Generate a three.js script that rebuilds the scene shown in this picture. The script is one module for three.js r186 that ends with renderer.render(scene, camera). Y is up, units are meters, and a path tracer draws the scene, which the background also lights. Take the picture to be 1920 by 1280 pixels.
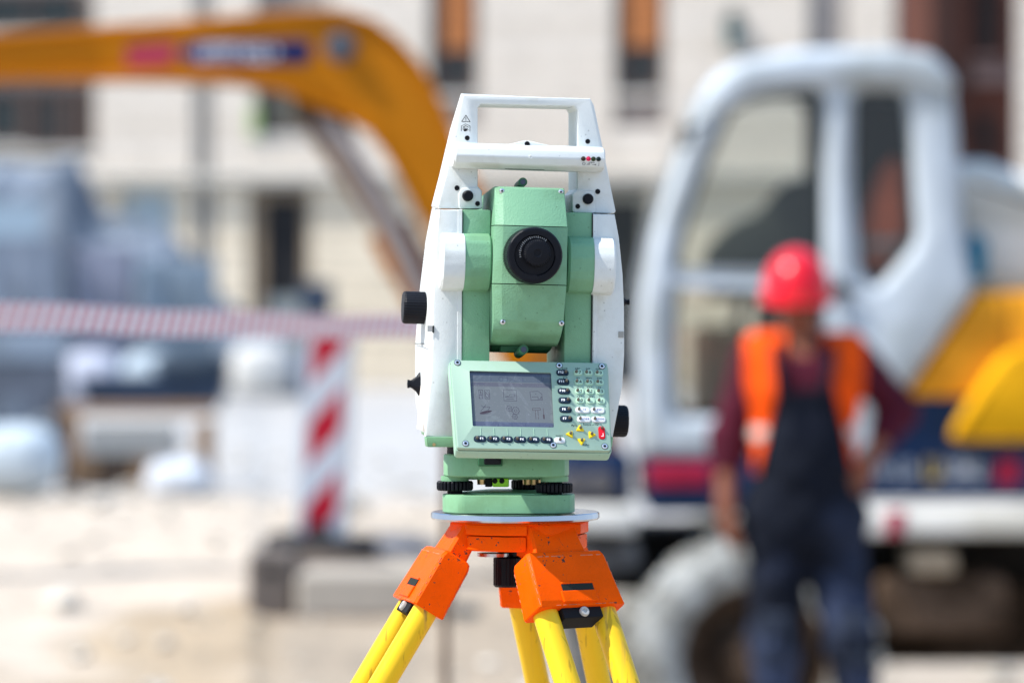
import * as THREE from 'three';
import { RoundedBoxGeometry } from 'three/addons/geometries/RoundedBoxGeometry.js';
import { MarchingCubes } from 'three/addons/objects/MarchingCubes.js';
import { mergeGeometries, mergeVertices, toCreasedNormals } from 'three/addons/utils/BufferGeometryUtils.js';

// ---------------------------------------------------------------- camera, sky, sun, exposure
const scene = new THREE.Scene();
const FP = 7200;                                   // focal length in pixels of the 1920 x 1280 photograph (a 135 mm lens)
const camera = new THREE.PerspectiveCamera(2 * Math.atan(640 / FP) * 180 / Math.PI, 1.5, 0.3, 1500);
camera.filmGauge = 36;
camera.position.set(-0.0026, 1.57, 3.17);
camera.rotation.x = -Math.atan(33 / FP);
camera.focus = 3.095;
camera.userData.fStop = 5.0;
camera.updateMatrixWorld(true);

const renderer = new THREE.WebGLRenderer({ antialias: true });
renderer.toneMapping = THREE.LinearToneMapping;
renderer.toneMappingExposure = 1.66;
renderer.shadowMap.enabled = true;
renderer.setSize(1024, 682);

const SUN = new THREE.Vector3(-0.60, 0.79, 0.160).normalize();
{ // clear summer sky with thin bright haze towards the horizon and a brighter half around the sun
  const W = 256, H = 128, d = new Float32Array(W * H * 4);
  for (let j = 0; j < H; j++) for (let i = 0; i < W; i++) {
    const th = (j + 0.5) / H * Math.PI - Math.PI / 2, ph = ((i + 0.5) / W - 0.5) * Math.PI * 2;
    const v = new THREE.Vector3(Math.cos(th) * Math.cos(ph), Math.sin(th), Math.cos(th) * Math.sin(ph));
    const up = Math.max(0, v.y), h = Math.pow(1 - up, 2.6), g = Math.max(0, v.dot(SUN));
    const glow = 0.28 * Math.pow(g, 3) + 0.5 * Math.pow(g, 24);
    let c = [0.15 + 0.42 * h + glow, 0.31 + 0.36 * h + glow * 0.97, 0.58 + 0.20 * h + glow * 0.9];
    if (v.y < 0) c = [0.4, 0.37, 0.33];
    const k = (j * W + i) * 4;
    d[k] = c[0]; d[k + 1] = c[1]; d[k + 2] = c[2]; d[k + 3] = 1;
  }
  const sky = new THREE.DataTexture(d, W, H, THREE.RGBAFormat, THREE.FloatType);
  sky.mapping = THREE.EquirectangularReflectionMapping;
  sky.magFilter = sky.minFilter = THREE.LinearFilter; sky.needsUpdate = true;
  scene.background = sky; scene.environment = sky;
}
const sun = new THREE.DirectionalLight(new THREE.Color().setRGB(1.0, 0.955, 0.88), 3.9);
sun.position.copy(SUN).multiplyScalar(60); sun.castShadow = true;
sun.shadow.mapSize.set(4096, 4096);
Object.assign(sun.shadow.camera, { left: -45, right: 45, top: 45, bottom: -45, near: 1, far: 200 });
scene.add(sun); scene.add(sun.target);

// ---------------------------------------------------------------- helpers
const V2 = (x, y) => new THREE.Vector2(x, y), V3 = (x, y, z) => new THREE.Vector3(x, y, z);
function rng(seed) { let a = seed >>> 0; return () => { a = (a + 0x6D2B79F5) | 0; let t = Math.imul(a ^ (a >>> 15), 1 | a); t = (t + Math.imul(t ^ (t >>> 7), 61 | t)) ^ t; return ((t ^ (t >>> 14)) >>> 0) / 4294967296; }; }
const sm = (a, b, x) => { const t = Math.min(1, Math.max(0, (x - a) / (b - a))); return t * t * (3 - 2 * t); };
const mixn = (a, b, t) => a + (b - a) * t;

// measured from the photograph: where a sight line meets the plane z (world), or the plane z of an object's own axes
const sight = (px, py) => V3((px - 960) / FP, (640 - py) / FP, -1).applyQuaternion(camera.quaternion);
function at(px, py, z) { const d = sight(px, py); return camera.position.clone().addScaledVector(d, (z - camera.position.z) / d.z); }
function on(o, px, py, zl) {
  o.updateWorldMatrix(true, false);
  const inv = o.matrixWorld.clone().invert();
  const p = camera.position.clone().applyMatrix4(inv), q = camera.position.clone().add(sight(px, py)).applyMatrix4(inv).sub(p);
  return p.addScaledVector(q, (zl - p.z) / q.z);
}
const used = {};
function numbered(name) { const n = used[name] = (used[name] ?? -1) + 1; return n ? `${name}_${String(n).padStart(3, '0')}` : name; }
function thing(name, label, category, p = [0, 0, 0], turn = 0, group) {
  const o = new THREE.Group(); o.name = numbered(name); scene.add(o);
  o.position.set(...p); o.rotation.y = turn; o.userData = { label, category };
  if (group) o.userData.group = group;
  return o;
}
function boxUV(g) { // uv in metres from the dominant axis
  if (g.index) g = g.toNonIndexed();
  const p = g.attributes.position, n = p.count, uv = new Float32Array(n * 2), a = V3(), b = V3(), c = V3();
  for (let i = 0; i < n; i += 3) {
    a.fromBufferAttribute(p, i); b.fromBufferAttribute(p, i + 1); c.fromBufferAttribute(p, i + 2);
    const nn = b.clone().sub(a).cross(c.clone().sub(a)), ax = Math.abs(nn.x), ay = Math.abs(nn.y), az = Math.abs(nn.z);
    [a, b, c].forEach((v, k) => { const [s, t] = az >= ax && az >= ay ? [v.x, v.y] : ax >= ay ? [v.z + 0.37, v.y] : [v.x, v.z + 0.71]; uv[(i + k) * 2] = s; uv[(i + k) * 2 + 1] = t; });
  }
  g.setAttribute('uv', new THREE.BufferAttribute(uv, 2));
  return g;
}
function clean(g, keepUV) { for (const k of Object.keys(g.attributes)) if (!['position', 'normal', keepUV ? 'uv' : '', 'color'].includes(k)) g.deleteAttribute(k); g.morphAttributes = {}; return g; }
function part(name, geos, mat, parent, opt = {}) {
  geos = (Array.isArray(geos) ? geos : [geos]).map((g) => { if (opt.keepUV) return g.index ? g.toNonIndexed() : g; return boxUV(clean(g)); });
  let g = geos.length > 1 ? mergeGeometries(geos) : geos[0];
  if (opt.crease) g = toCreasedNormals(g, opt.crease);
  const m = new THREE.Mesh(g, mat); m.name = name; m.castShadow = m.receiveShadow = true;
  parent.add(m);
  if (parent === scene) m.name = numbered(name);
  return m;
}
function tag(o, label, category, group, kind) { if (label) o.userData.label = label; if (category) o.userData.category = category; if (group) o.userData.group = group; if (kind) o.userData.kind = kind; return o; }
const box = (w, h, d, x = 0, y = 0, z = 0) => new THREE.BoxGeometry(w, h, d).translate(x, y, z);
const rbox = (w, h, d, r, x = 0, y = 0, z = 0) => new RoundedBoxGeometry(w, h, d, 2, Math.min(r, w / 2.01, h / 2.01, d / 2.01)).translate(x, y, z);
const span = (a, b) => { const m = new THREE.Matrix4(), d = b.clone().sub(a), q = new THREE.Quaternion().setFromUnitVectors(V3(0, 1, 0), d.clone().normalize()); return m.compose(a.clone().add(b).multiplyScalar(0.5), q, V3(1, 1, 1)); };
const rod = (a, b, r0, r1 = r0, seg = 20) => new THREE.CylinderGeometry(r1, r0, a.distanceTo(b), seg, 1).applyMatrix4(span(a, b));
function bar(a, b, w, d, r = 0.004) { return rbox(w, a.distanceTo(b), d, r).applyMatrix4(span(a, b)); }
function tube(pts, r, seg = 40, rad = 8) { return new THREE.TubeGeometry(new THREE.CatmullRomCurve3(pts), seg, r, rad); }
// sections: arrays of Vector3 (same count each, same order); skins between them and caps both ends
function loft(sections, capAxes = ['x', 'y']) {
  const pos = [], n = sections[0].length, push = (...v) => v.forEach((p) => pos.push(p.x, p.y, p.z));
  const flat = sections[0].map((p) => V2(p[capAxes[0]], p[capAxes[1]]));
  const tris = THREE.ShapeUtils.triangulateShape(flat, []);
  const c0 = V3(), c1 = V3(); sections[0].forEach((p) => c0.add(p)); sections[sections.length - 1].forEach((p) => c1.add(p));
  const ax = c1.sub(c0).normalize();
  const fn = (t, s) => s[t[1]].clone().sub(s[t[0]]).cross(s[t[2]].clone().sub(s[t[0]]));
  const nsum = V3(); tris.forEach((t) => nsum.add(fn(t, sections[0])));
  const flip = nsum.dot(ax) > 0;                   // first cap must face away from the loft direction
  for (const t of tris) { const s = sections[0], e = sections[sections.length - 1]; if (flip) { push(s[t[0]], s[t[2]], s[t[1]]); push(e[t[0]], e[t[1]], e[t[2]]); } else { push(s[t[0]], s[t[1]], s[t[2]]); push(e[t[0]], e[t[2]], e[t[1]]); } }
  for (let k = 0; k + 1 < sections.length; k++) for (let i = 0; i < n; i++) {
    const j = (i + 1) % n, a = sections[k][i], b = sections[k][j], c = sections[k + 1][j], d = sections[k + 1][i];
    push(a, b, c); push(a, c, d);
  }
  const g = new THREE.BufferGeometry();
  g.setAttribute('position', new THREE.Float32BufferAttribute(pos, 3));
  // turn the skin outward: its signed volume about the middle is positive
  const P = g.attributes.position; const A = V3(), B = V3(), C = V3(), start = tris.length * 6;
  let skin = 0; const cen = V3(); sections.forEach((s) => s.forEach((p) => cen.add(p))); cen.multiplyScalar(1 / (n * sections.length));
  for (let i = start; i < P.count; i += 3) { A.fromBufferAttribute(P, i).sub(cen); B.fromBufferAttribute(P, i + 1).sub(cen); C.fromBufferAttribute(P, i + 2).sub(cen); skin += A.dot(B.clone().cross(C)); }
  if (skin < 0) for (let i = start; i < P.count; i += 3) { const x = P.getX(i + 1), y = P.getY(i + 1), z = P.getZ(i + 1); P.setXYZ(i + 1, P.getX(i + 2), P.getY(i + 2), P.getZ(i + 2)); P.setXYZ(i + 2, x, y, z); }
  g.computeVertexNormals();
  return toCreasedNormals(g, 0.55);
}
function inset(poly, d) { // moves every corner inward by d (2D, any winding)
  const s = THREE.ShapeUtils.area(poly) > 0 ? 1 : -1, n = poly.length;
  return poly.map((p, i) => {
    const a = poly[(i + n - 1) % n], b = poly[(i + 1) % n];
    const e0 = p.clone().sub(a).normalize(), e1 = b.clone().sub(p).normalize();
    const n0 = V2(-e0.y, e0.x).multiplyScalar(s), n1 = V2(-e1.y, e1.x).multiplyScalar(s), m = n0.clone().add(n1), k = 1 / Math.max(0.35, 1 + n0.dot(n1));
    return V2(p.x + m.x * k * d, p.y + m.y * k * d);
  });
}
function rounded(poly, r, seg = 4) {
  const n = poly.length, out = [];
  poly.forEach((p, i) => {
    const a = poly[(i + n - 1) % n], b = poly[(i + 1) % n], ra = Math.min(r, p.distanceTo(a) * 0.48, p.distanceTo(b) * 0.48);
    const s = p.clone().add(a.clone().sub(p).setLength(ra)), e = p.clone().add(b.clone().sub(p).setLength(ra));
    for (let k = 0; k <= seg; k++) { const t = k / seg; out.push(V2((1 - t) ** 2 * s.x + 2 * t * (1 - t) * p.x + t * t * e.x, (1 - t) ** 2 * s.y + 2 * t * (1 - t) * p.y + t * t * e.y)); }
  });
  return out;
}
const at_z = (poly, z) => poly.map((p) => V3(p.x, p.y, z));
const at_y = (poly, y) => poly.map((p) => V3(p.x, y, p.y));
// upright slab between z0 < z1 with small chamfers b
const slab = (poly, z0, z1, b = 0.0008) => loft([at_z(inset(poly, b), z0), at_z(poly, z0 + b), at_z(poly, z1 - b), at_z(inset(poly, b * 0.35), z1 - b * 0.3), at_z(inset(poly, b), z1)]);
// flat slab (plan polygon in x, z) between y0 < y1
const disc = (poly, y0, y1, b = 0.0008) => loft([at_y(inset(poly, b), y0), at_y(poly, y0 + b), at_y(poly, y1 - b), at_y(inset(poly, b * 0.35), y1 - b * 0.3), at_y(inset(poly, b), y1)], ['x', 'z']);
const roundSlab = (poly, z0, z1, r, n = 5) => loft([...Array.from({ length: n + 1 }, (_, i) => { const a = i / n * Math.PI / 2; return at_z(inset(poly, r * (1 - Math.sin(a))), z0 + r * (1 - Math.cos(a))); }), ...Array.from({ length: n + 1 }, (_, i) => { const a = (1 - i / n) * Math.PI / 2; return at_z(inset(poly, r * (1 - Math.sin(a))), z1 - r * (1 - Math.cos(a))); })]);
const ring = (r, n = 48, cx = 0, cy = 0) => Array.from({ length: n }, (_, i) => V2(cx + r * Math.cos(i / n * 2 * Math.PI), cy + r * Math.sin(i / n * 2 * Math.PI)));
function gearPoly(r, teeth, depth, per = 6) { const o = []; for (let i = 0; i < teeth * per; i++) { const a = i / (teeth * per) * 2 * Math.PI, w = Math.abs(Math.cos(a * teeth / 2)); o.push(V2(Math.cos(a) * (r - depth * (1 - Math.sqrt(w))), Math.sin(a) * (r - depth * (1 - Math.sqrt(w))))); } return o; }
const lathe = (pts, seg = 48) => toCreasedNormals(new THREE.LatheGeometry(pts.map(([r, y]) => V2(r, y)), seg), 0.5);
const toZ = (g) => g.rotateX(Math.PI / 2);         // a lathe's axis y becomes z

// ---------------------------------------------------------------- procedural textures
function grid(n, cells, seed) { const r = rng(seed), g = Float32Array.from({ length: cells * cells }, () => r()); return (x, y) => { const u = x / n * cells, v = y / n * cells, i = Math.floor(u), j = Math.floor(v), a = u - i, b = v - j, f = (t) => t * t * (3 - 2 * t), w = (p, q) => g[((q % cells + cells) % cells) * cells + (p % cells + cells) % cells]; return mixn(mixn(w(i, j), w(i + 1, j), f(a)), mixn(w(i, j + 1), w(i + 1, j + 1), f(a)), f(b)); }; }
function fbm(n, cells, seed, oct = 5, gain = 0.55) { const L = Array.from({ length: oct }, (_, k) => grid(n, Math.min(n, cells << k), seed + k * 17)); let tot = 0; for (let k = 0; k < oct; k++) tot += gain ** k; return (x, y) => { let s = 0; for (let k = 0; k < oct; k++) s += L[k](x, y) * gain ** k; return s / tot; }; }
function tex(n, f, { srgb = false, size = 1, size2 = size } = {}) {
  const d = new Uint8Array(n * n * 4);
  for (let j = 0; j < n; j++) for (let i = 0; i < n; i++) { const c = f(i, j), k = (j * n + i) * 4; d[k] = 255 * Math.min(1, Math.max(0, c[0])); d[k + 1] = 255 * Math.min(1, Math.max(0, c[1])); d[k + 2] = 255 * Math.min(1, Math.max(0, c[2])); d[k + 3] = 255; }
  const t = new THREE.DataTexture(d, n, n, THREE.RGBAFormat);
  t.wrapS = t.wrapT = THREE.RepeatWrapping; t.magFilter = THREE.LinearFilter; t.minFilter = THREE.LinearMipmapLinearFilter; t.generateMipmaps = true;
  if (srgb) t.colorSpace = THREE.SRGBColorSpace;
  t.repeat.set(1 / size, 1 / size2); t.needsUpdate = true; return t;
}
const grey = (f) => (i, j) => { const v = f(i, j); return [v, v, v]; };
const s8 = (c) => (c <= 0.0031308 ? c * 12.92 : 1.055 * Math.pow(c, 1 / 2.4) - 0.055);   // linear to sRGB, for colour maps
const col = (r, g, b) => new THREE.Color().setRGB(r, g, b);
const T = {};
{ const a = fbm(256, 48, 3, 3), b = fbm(256, 24, 9, 2); T.grain = tex(256, grey((i, j) => Math.min(1, Math.abs(a(i, j) - 0.5) * 3.4 + 0.35 * b(i, j))), { size: 0.066 }); }
{ const a = fbm(256, 90, 5, 2); T.fine = tex(256, grey((i, j) => a(i, j)), { size: 0.05 }); }
{ const a = fbm(512, 5, 11, 6), b = fbm(512, 40, 12, 3), r = rng(44), specks = []; for (let k = 0; k < 130; k++) specks.push([r() * 512, r() * 512, 0.6 + r() * 1.3]);
  const sp = new Float32Array(512 * 512); for (const [x, y, q] of specks) for (let j = -3; j <= 3; j++) for (let i = -3; i <= 3; i++) if (i * i + j * j <= q * q) sp[((y + j + 512) & 511) * 512 + ((x + i + 512) & 511)] = 1;
  T.handled = tex(512, (i, j) => { const g = sm(0.52, 0.72, a(i, j)), d = 1 - 0.13 * g - 0.06 * b(i, j) - 0.3 * sp[j * 512 + i]; return [s8(d), s8(d * (1 - 0.015 * g)), s8(d * (1 - 0.06 * g))]; }, { srgb: true, size: 0.19 });
  T.smudge = tex(512, grey((i, j) => 0.62 + 0.5 * (a(i, j) - 0.4) + 0.15 * b(i, j)), { size: 0.19 }); }
{ // orange enamel: scuffs, dark chips and fine scratches
  const a = fbm(512, 4, 21, 6), b = fbm(512, 22, 22, 4), c = fbm(512, 60, 23, 2), r = rng(7), sc = new Float32Array(512 * 512);
  for (let k = 0; k < 190; k++) { let x = r() * 512, y = r() * 512; const an = r() * 6.28, len = 6 + r() * 70 * r(), s = 0.15 + r() * r() * 0.8; for (let t = 0; t < len; t += 0.5) { x += Math.cos(an) * 0.5; y += Math.sin(an) * 0.5; sc[((y | 0) + 512 & 511) * 512 + ((x | 0) + 512 & 511)] = s; } }
  const chip = (i, j) => sm(0.682, 0.71, b(i, j) * 0.62 + a(i, j) * 0.22 + c(i, j) * 0.16);
  T.enamel = tex(512, (i, j) => { const ch = Math.max(chip(i, j), sc[j * 512 + i] * 0.75), f = 0.9 + 0.28 * (a(i, j) - 0.45) + 0.06 * c(i, j); return [s8(mixn(0.97 * f, 0.10, ch)), s8(mixn(0.102 * f, 0.05, ch)), s8(mixn(0.002 * f, 0.04, ch))]; }, { srgb: true, size: 0.085 });
  T.enamelRough = tex(512, grey((i, j) => 0.30 + 0.45 * chip(i, j) + 0.3 * (a(i, j) - 0.4)), { size: 0.085 }); }
{ // yellow coated poles: long dirty rubs
  const a = fbm(512, 6, 31, 5), b = fbm(512, 30, 32, 3), c = fbm(512, 3, 33, 3);
  T.pole = tex(512, (i, j) => { const st = sm(0.60, 0.80, a(i * 3.0, j * 0.35) * 0.75 + c(i, j) * 0.25), sp = sm(0.68, 0.76, b(i * 1.2, j * 0.5)), d = (0.9 + 0.14 * c(j, i)) * (1 - 0.36 * st - 0.35 * sp); return [s8(0.84 * d), s8(0.53 * d * (1 - 0.05 * st)), s8(0.022 + 0.05 * st)]; }, { srgb: true, size: 0.12, size2: 0.30 }); }
{ const a = fbm(512, 3, 41, 4), r = rng(5), row = Float32Array.from({ length: 512 }, () => r()); T.brush = tex(512, grey((i, j) => 0.26 + 0.22 * row[j] + 0.25 * a(i, j)), { size: 0.06 }); }
{ const a = fbm(512, 6, 51, 7, 0.62), b = fbm(512, 70, 52, 3); T.sandBump = tex(512, grey((i, j) => 0.6 * a(i, j) + 0.4 * b(i, j)), { size: 1.6 });
  T.sand = tex(512, (i, j) => { const v = 0.82 + 0.36 * (a(i, j) - 0.5) + 0.28 * (b(i, j) - 0.5); return [s8(v), s8(v * 0.97), s8(v * 0.93)]; }, { srgb: true, size: 2.7 }); }
{ const a = fbm(256, 8, 61, 6, 0.6); T.stone = tex(256, (i, j) => { const v = 0.88 + 0.3 * (a(i, j) - 0.5); return [s8(v), s8(v), s8(v)]; }, { srgb: true, size: 1.9 }); T.stoneBump = tex(256, grey(a), { size: 1.9 }); }
{ const a = fbm(256, 5, 71, 5), b = fbm(256, 64, 72, 2); T.cloth = tex(256, (i, j) => { const v = 0.85 + 0.5 * (a(i, j) - 0.5) + 0.15 * (b(i, j) - 0.5); return [s8(v), s8(v), s8(v)]; }, { srgb: true, size: 0.35 }); T.weave = tex(256, grey((i, j) => 0.5 + 0.25 * Math.sin(i / 256 * 6.283 * 60) * Math.sin(j / 256 * 6.283 * 60) + 0.3 * (a(i, j) - 0.5)), { size: 0.18 }); }
{ const a = fbm(512, 3, 181, 6), b = fbm(512, 14, 182, 4); T.worn = tex(512, (i, j) => { const d = sm(0.38, 0.68, a(i, j) * 0.75 + b(i, j) * 0.25), v = 0.62 + 0.38 * d; return [s8(v), s8(v * 0.985), s8(v * 0.95)]; }, { srgb: true, size: 2.2 }); }
{ const a = fbm(512, 5, 81, 6), b = fbm(512, 26, 82, 3); T.dusty = tex(512, (i, j) => { const d = sm(0.35, 0.7, a(i, j)), v = 1 - 0.24 * d - 0.12 * b(i, j); return [s8(v), s8(v * (1 - 0.02 * d)), s8(v * (1 - 0.08 * d))]; }, { srgb: true, size: 1.3 });
  T.mud = tex(512, (i, j) => { const d = sm(0.3, 0.72, a(i, j) * 0.7 + 0.3 * b(i, j)); return [s8(mixn(0.35, 1, d)), s8(mixn(0.33, 1, d)), s8(mixn(0.30, 1, d))]; }, { srgb: true, size: 0.8 }); }

const M = (c, rough, o = {}) => { const { phys, ...rest } = o; return new THREE.MeshPhysicalMaterial({ color: c, roughness: rough, specularIntensity: 0.32, ...rest }); };
const mat = {
  white: M(col(0.70, 0.735, 0.73), 0.55, { map: T.handled, roughnessMap: T.smudge, bumpMap: T.fine, bumpScale: 0.00012 }),
  green: M(col(0.198, 0.40, 0.250), 0.6, { map: T.handled, roughnessMap: T.smudge, bumpMap: T.grain, bumpScale: 0.00013 }),
  greenBase: M(col(0.195, 0.395, 0.228), 0.62, { map: T.handled, roughnessMap: T.smudge, bumpMap: T.fine, bumpScale: 0.0001 }),
  greenDark: M(col(0.035, 0.12, 0.06), 0.5),
  panel: M(col(0.33, 0.50, 0.395), 0.6, { map: T.handled, bumpMap: T.fine, bumpScale: 0.00006 }),
  black: M(col(0.006, 0.007, 0.011), 0.42, { specularIntensity: 0.28, bumpMap: T.fine, bumpScale: 0.0001 }),
  blackMatte: M(col(0.010, 0.010, 0.012), 0.75),
  seam: M(col(0.02, 0.025, 0.022), 0.9),
  steel: M(col(0.62, 0.63, 0.66), 0.28, { metalness: 1 }),
  brass: M(col(0.55, 0.40, 0.2), 0.35, { metalness: 1 }),
  alu: M(col(0.50, 0.53, 0.58), 0.42, { metalness: 1, roughnessMap: T.brush }),
  orange: M(col(1, 1, 1), 1, { map: T.enamel, roughnessMap: T.enamelRough, bumpMap: T.fine, bumpScale: 0.0001, phys: true, specularIntensity: 0.04 }),
  pole: M(col(1, 1, 1), 0.34, { map: T.pole, phys: true, specularIntensity: 0.25 }),
  lime: M(col(0.35, 0.80, 0.03), 0.35, { phys: true, clearcoat: 0.4 }),
  lens: M(col(0.02, 0.025, 0.05), 0.06, { phys: true, clearcoat: 1 }),
};

// ================================================================ SURVEYING INSTRUMENT
const PLATE_Y = at(966, 958, 0).y;                 // top of the tripod's metal plate
const station = thing('total_station', 'white and green electronic surveying instrument with black eyepiece, keypad and screen, standing on the tripod', 'surveying instrument', [0, PLATE_Y, 0]);
station.rotation.order = 'ZYX'; station.rotation.set(0, 7.5 * Math.PI / 180, -1.45 * Math.PI / 180);
const SP = (px, py, z) => on(station, px, py, z);
const S2 = (list, z) => list.map(([x, y]) => { const p = SP(x, y, z); return V2(p.x, p.y); });
const Z2 = (zx, zy, y0) => [740 + zx / 4.17, y0 + zy / 4.17];   // from an enlarged view back to the photograph

// ---- carrying handle: an arch, its back outline a little wider on the left
{
  const front = [[868, 178], [1107, 184.5], [1114, 197], [1133, 287], [1155, 396], [1152, 400], [1074, 398], [1074, 364], [1083, 354], [1083, 207], [1078, 199], [902, 195], [896, 202], [896, 349], [904, 358], [904, 391], [823, 391], [821, 386], [836, 330], [853, 244]];
  const left = { 0: [863.5, 175.6], 16: [810, 390], 17: [808, 386], 18: [823, 328], 19: [843, 243] };
  const zf = 0.032, zb = -0.022, F = S2(front, zf), B = F.map((p, i) => { if (left[i]) { const q = SP(...left[i], zb); return V2(q.x, q.y); } return p.clone(); });
  const Mid = F.map((p, i) => left[i] ? p.clone().lerp(B[i], 0.42) : p.clone());
  const handle = part('carrying_handle', loft([at_z(inset(F, 0.0016), zf), at_z(inset(F, 0.0005), zf - 0.0005), at_z(F, zf - 0.0018), at_z(Mid, zf - 0.012), at_z(B, zb + 0.003), at_z(inset(B, 0.002), zb)]), mat.white, station);
  // mounting lugs beside the telescope, slightly proud
  const lugL = S2([[861, 391], [860, 362], [866, 352], [897, 352], [904, 359], [904.5, 391]], 0.036), lugR = S2([[1074, 398], [1073.5, 364], [1083, 356], [1112, 358], [1117, 366], [1117, 399]], 0.036);
  part('mounting_lug', slab(rounded(lugL, 0.002), 0.0285, 0.0352, 0.001), mat.white, handle);
  part('mounting_lug', slab(rounded(lugR, 0.002), 0.0285, 0.0352, 0.001), mat.white, handle);
  for (const [zx, zy, r, z] of [[487, 802, 19, 0.0321], [567, 411, 18, 0.0321], [1510, 438, 18, 0.0321], [1588, 830, 19, 0.0321], [648, 924, 18, 0.0354], [1432, 945, 18, 0.0354]]) {
    const p = SP(...Z2(zx, zy, 160), z), R = r / 4.17 * 0.00044;
    part('screw_hole', [toZ(lathe([[0, 0.0001], [R * 0.55, 0.0002], [R * 0.62, 0.0004], [R, 0.0004], [R * 1.05, 0.0001], [R * 1.05, -0.0022], [0, -0.0022]], 24)).translate(p.x, p.y, p.z + 0.0002)], mat.blackMatte, handle);
  }
  for (const [zx, zy, r] of [[570, 863, 43], [1511, 888, 42]]) {
    const p = SP(...Z2(zx, zy, 160), 0.0354), R = r / 4.17 * 0.00044;
    part('locking_button', toZ(lathe([[0, 0.0042], [R * 0.72, 0.0040], [R * 0.92, 0.0032], [R, 0.0018], [R, -0.001], [0, -0.001]], 32)).translate(p.x, p.y, p.z), mat.black, handle);
  }
  // printed warning marks on the left leg
  const cv = document.createElement('canvas'); cv.width = 256; cv.height = 512; const c = cv.getContext('2d');
  c.fillStyle = '#000'; c.fillRect(0, 0, 256, 512); c.strokeStyle = '#fff'; c.fillStyle = '#fff'; c.lineWidth = 15; c.lineJoin = 'round';
  c.beginPath(); c.moveTo(128, 22); c.lineTo(232, 205); c.lineTo(24, 205); c.closePath(); c.stroke();
  c.fillRect(121, 85, 14, 70); c.fillRect(120, 168, 16, 16);
  c.lineWidth = 12; c.beginPath(); c.moveTo(20, 480); c.lineTo(20, 330); c.lineTo(128, 272); c.lineTo(236, 330); c.lineTo(236, 480); c.stroke();
  c.lineWidth = 16; c.beginPath(); c.moveTo(60, 370); c.lineTo(128, 325); c.lineTo(200, 368); c.stroke(); c.lineWidth = 8; c.beginPath(); c.moveTo(52, 400); c.lineTo(110, 372); c.stroke();
  c.beginPath(); c.ellipse(122, 452, 44, 34, -0.3, 0, 7); c.fill(); c.lineWidth = 17; c.lineCap = 'round';
  for (const [a, b2, d, e] of [[92, 440, 62, 418], [112, 426, 100, 392], [134, 424, 140, 388], [152, 434, 176, 402], [158, 452, 196, 438]]) { c.beginPath(); c.moveTo(a, b2); c.lineTo(d, e); c.stroke(); }
  const t = new THREE.CanvasTexture(cv); const a = SP(...Z2(517, 226, 160), 0.0322), b = SP(...Z2(594, 368, 160), 0.0322);
  const g = new THREE.PlaneGeometry(b.x - a.x, a.y - b.y).translate((a.x + b.x) / 2, (a.y + b.y) / 2, 0.0323);
  part('warning_symbol', g, M(col(0.02, 0.02, 0.025), 0.8, { alphaMap: t, transparent: true }), handle, { keepUV: true });
}
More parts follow.
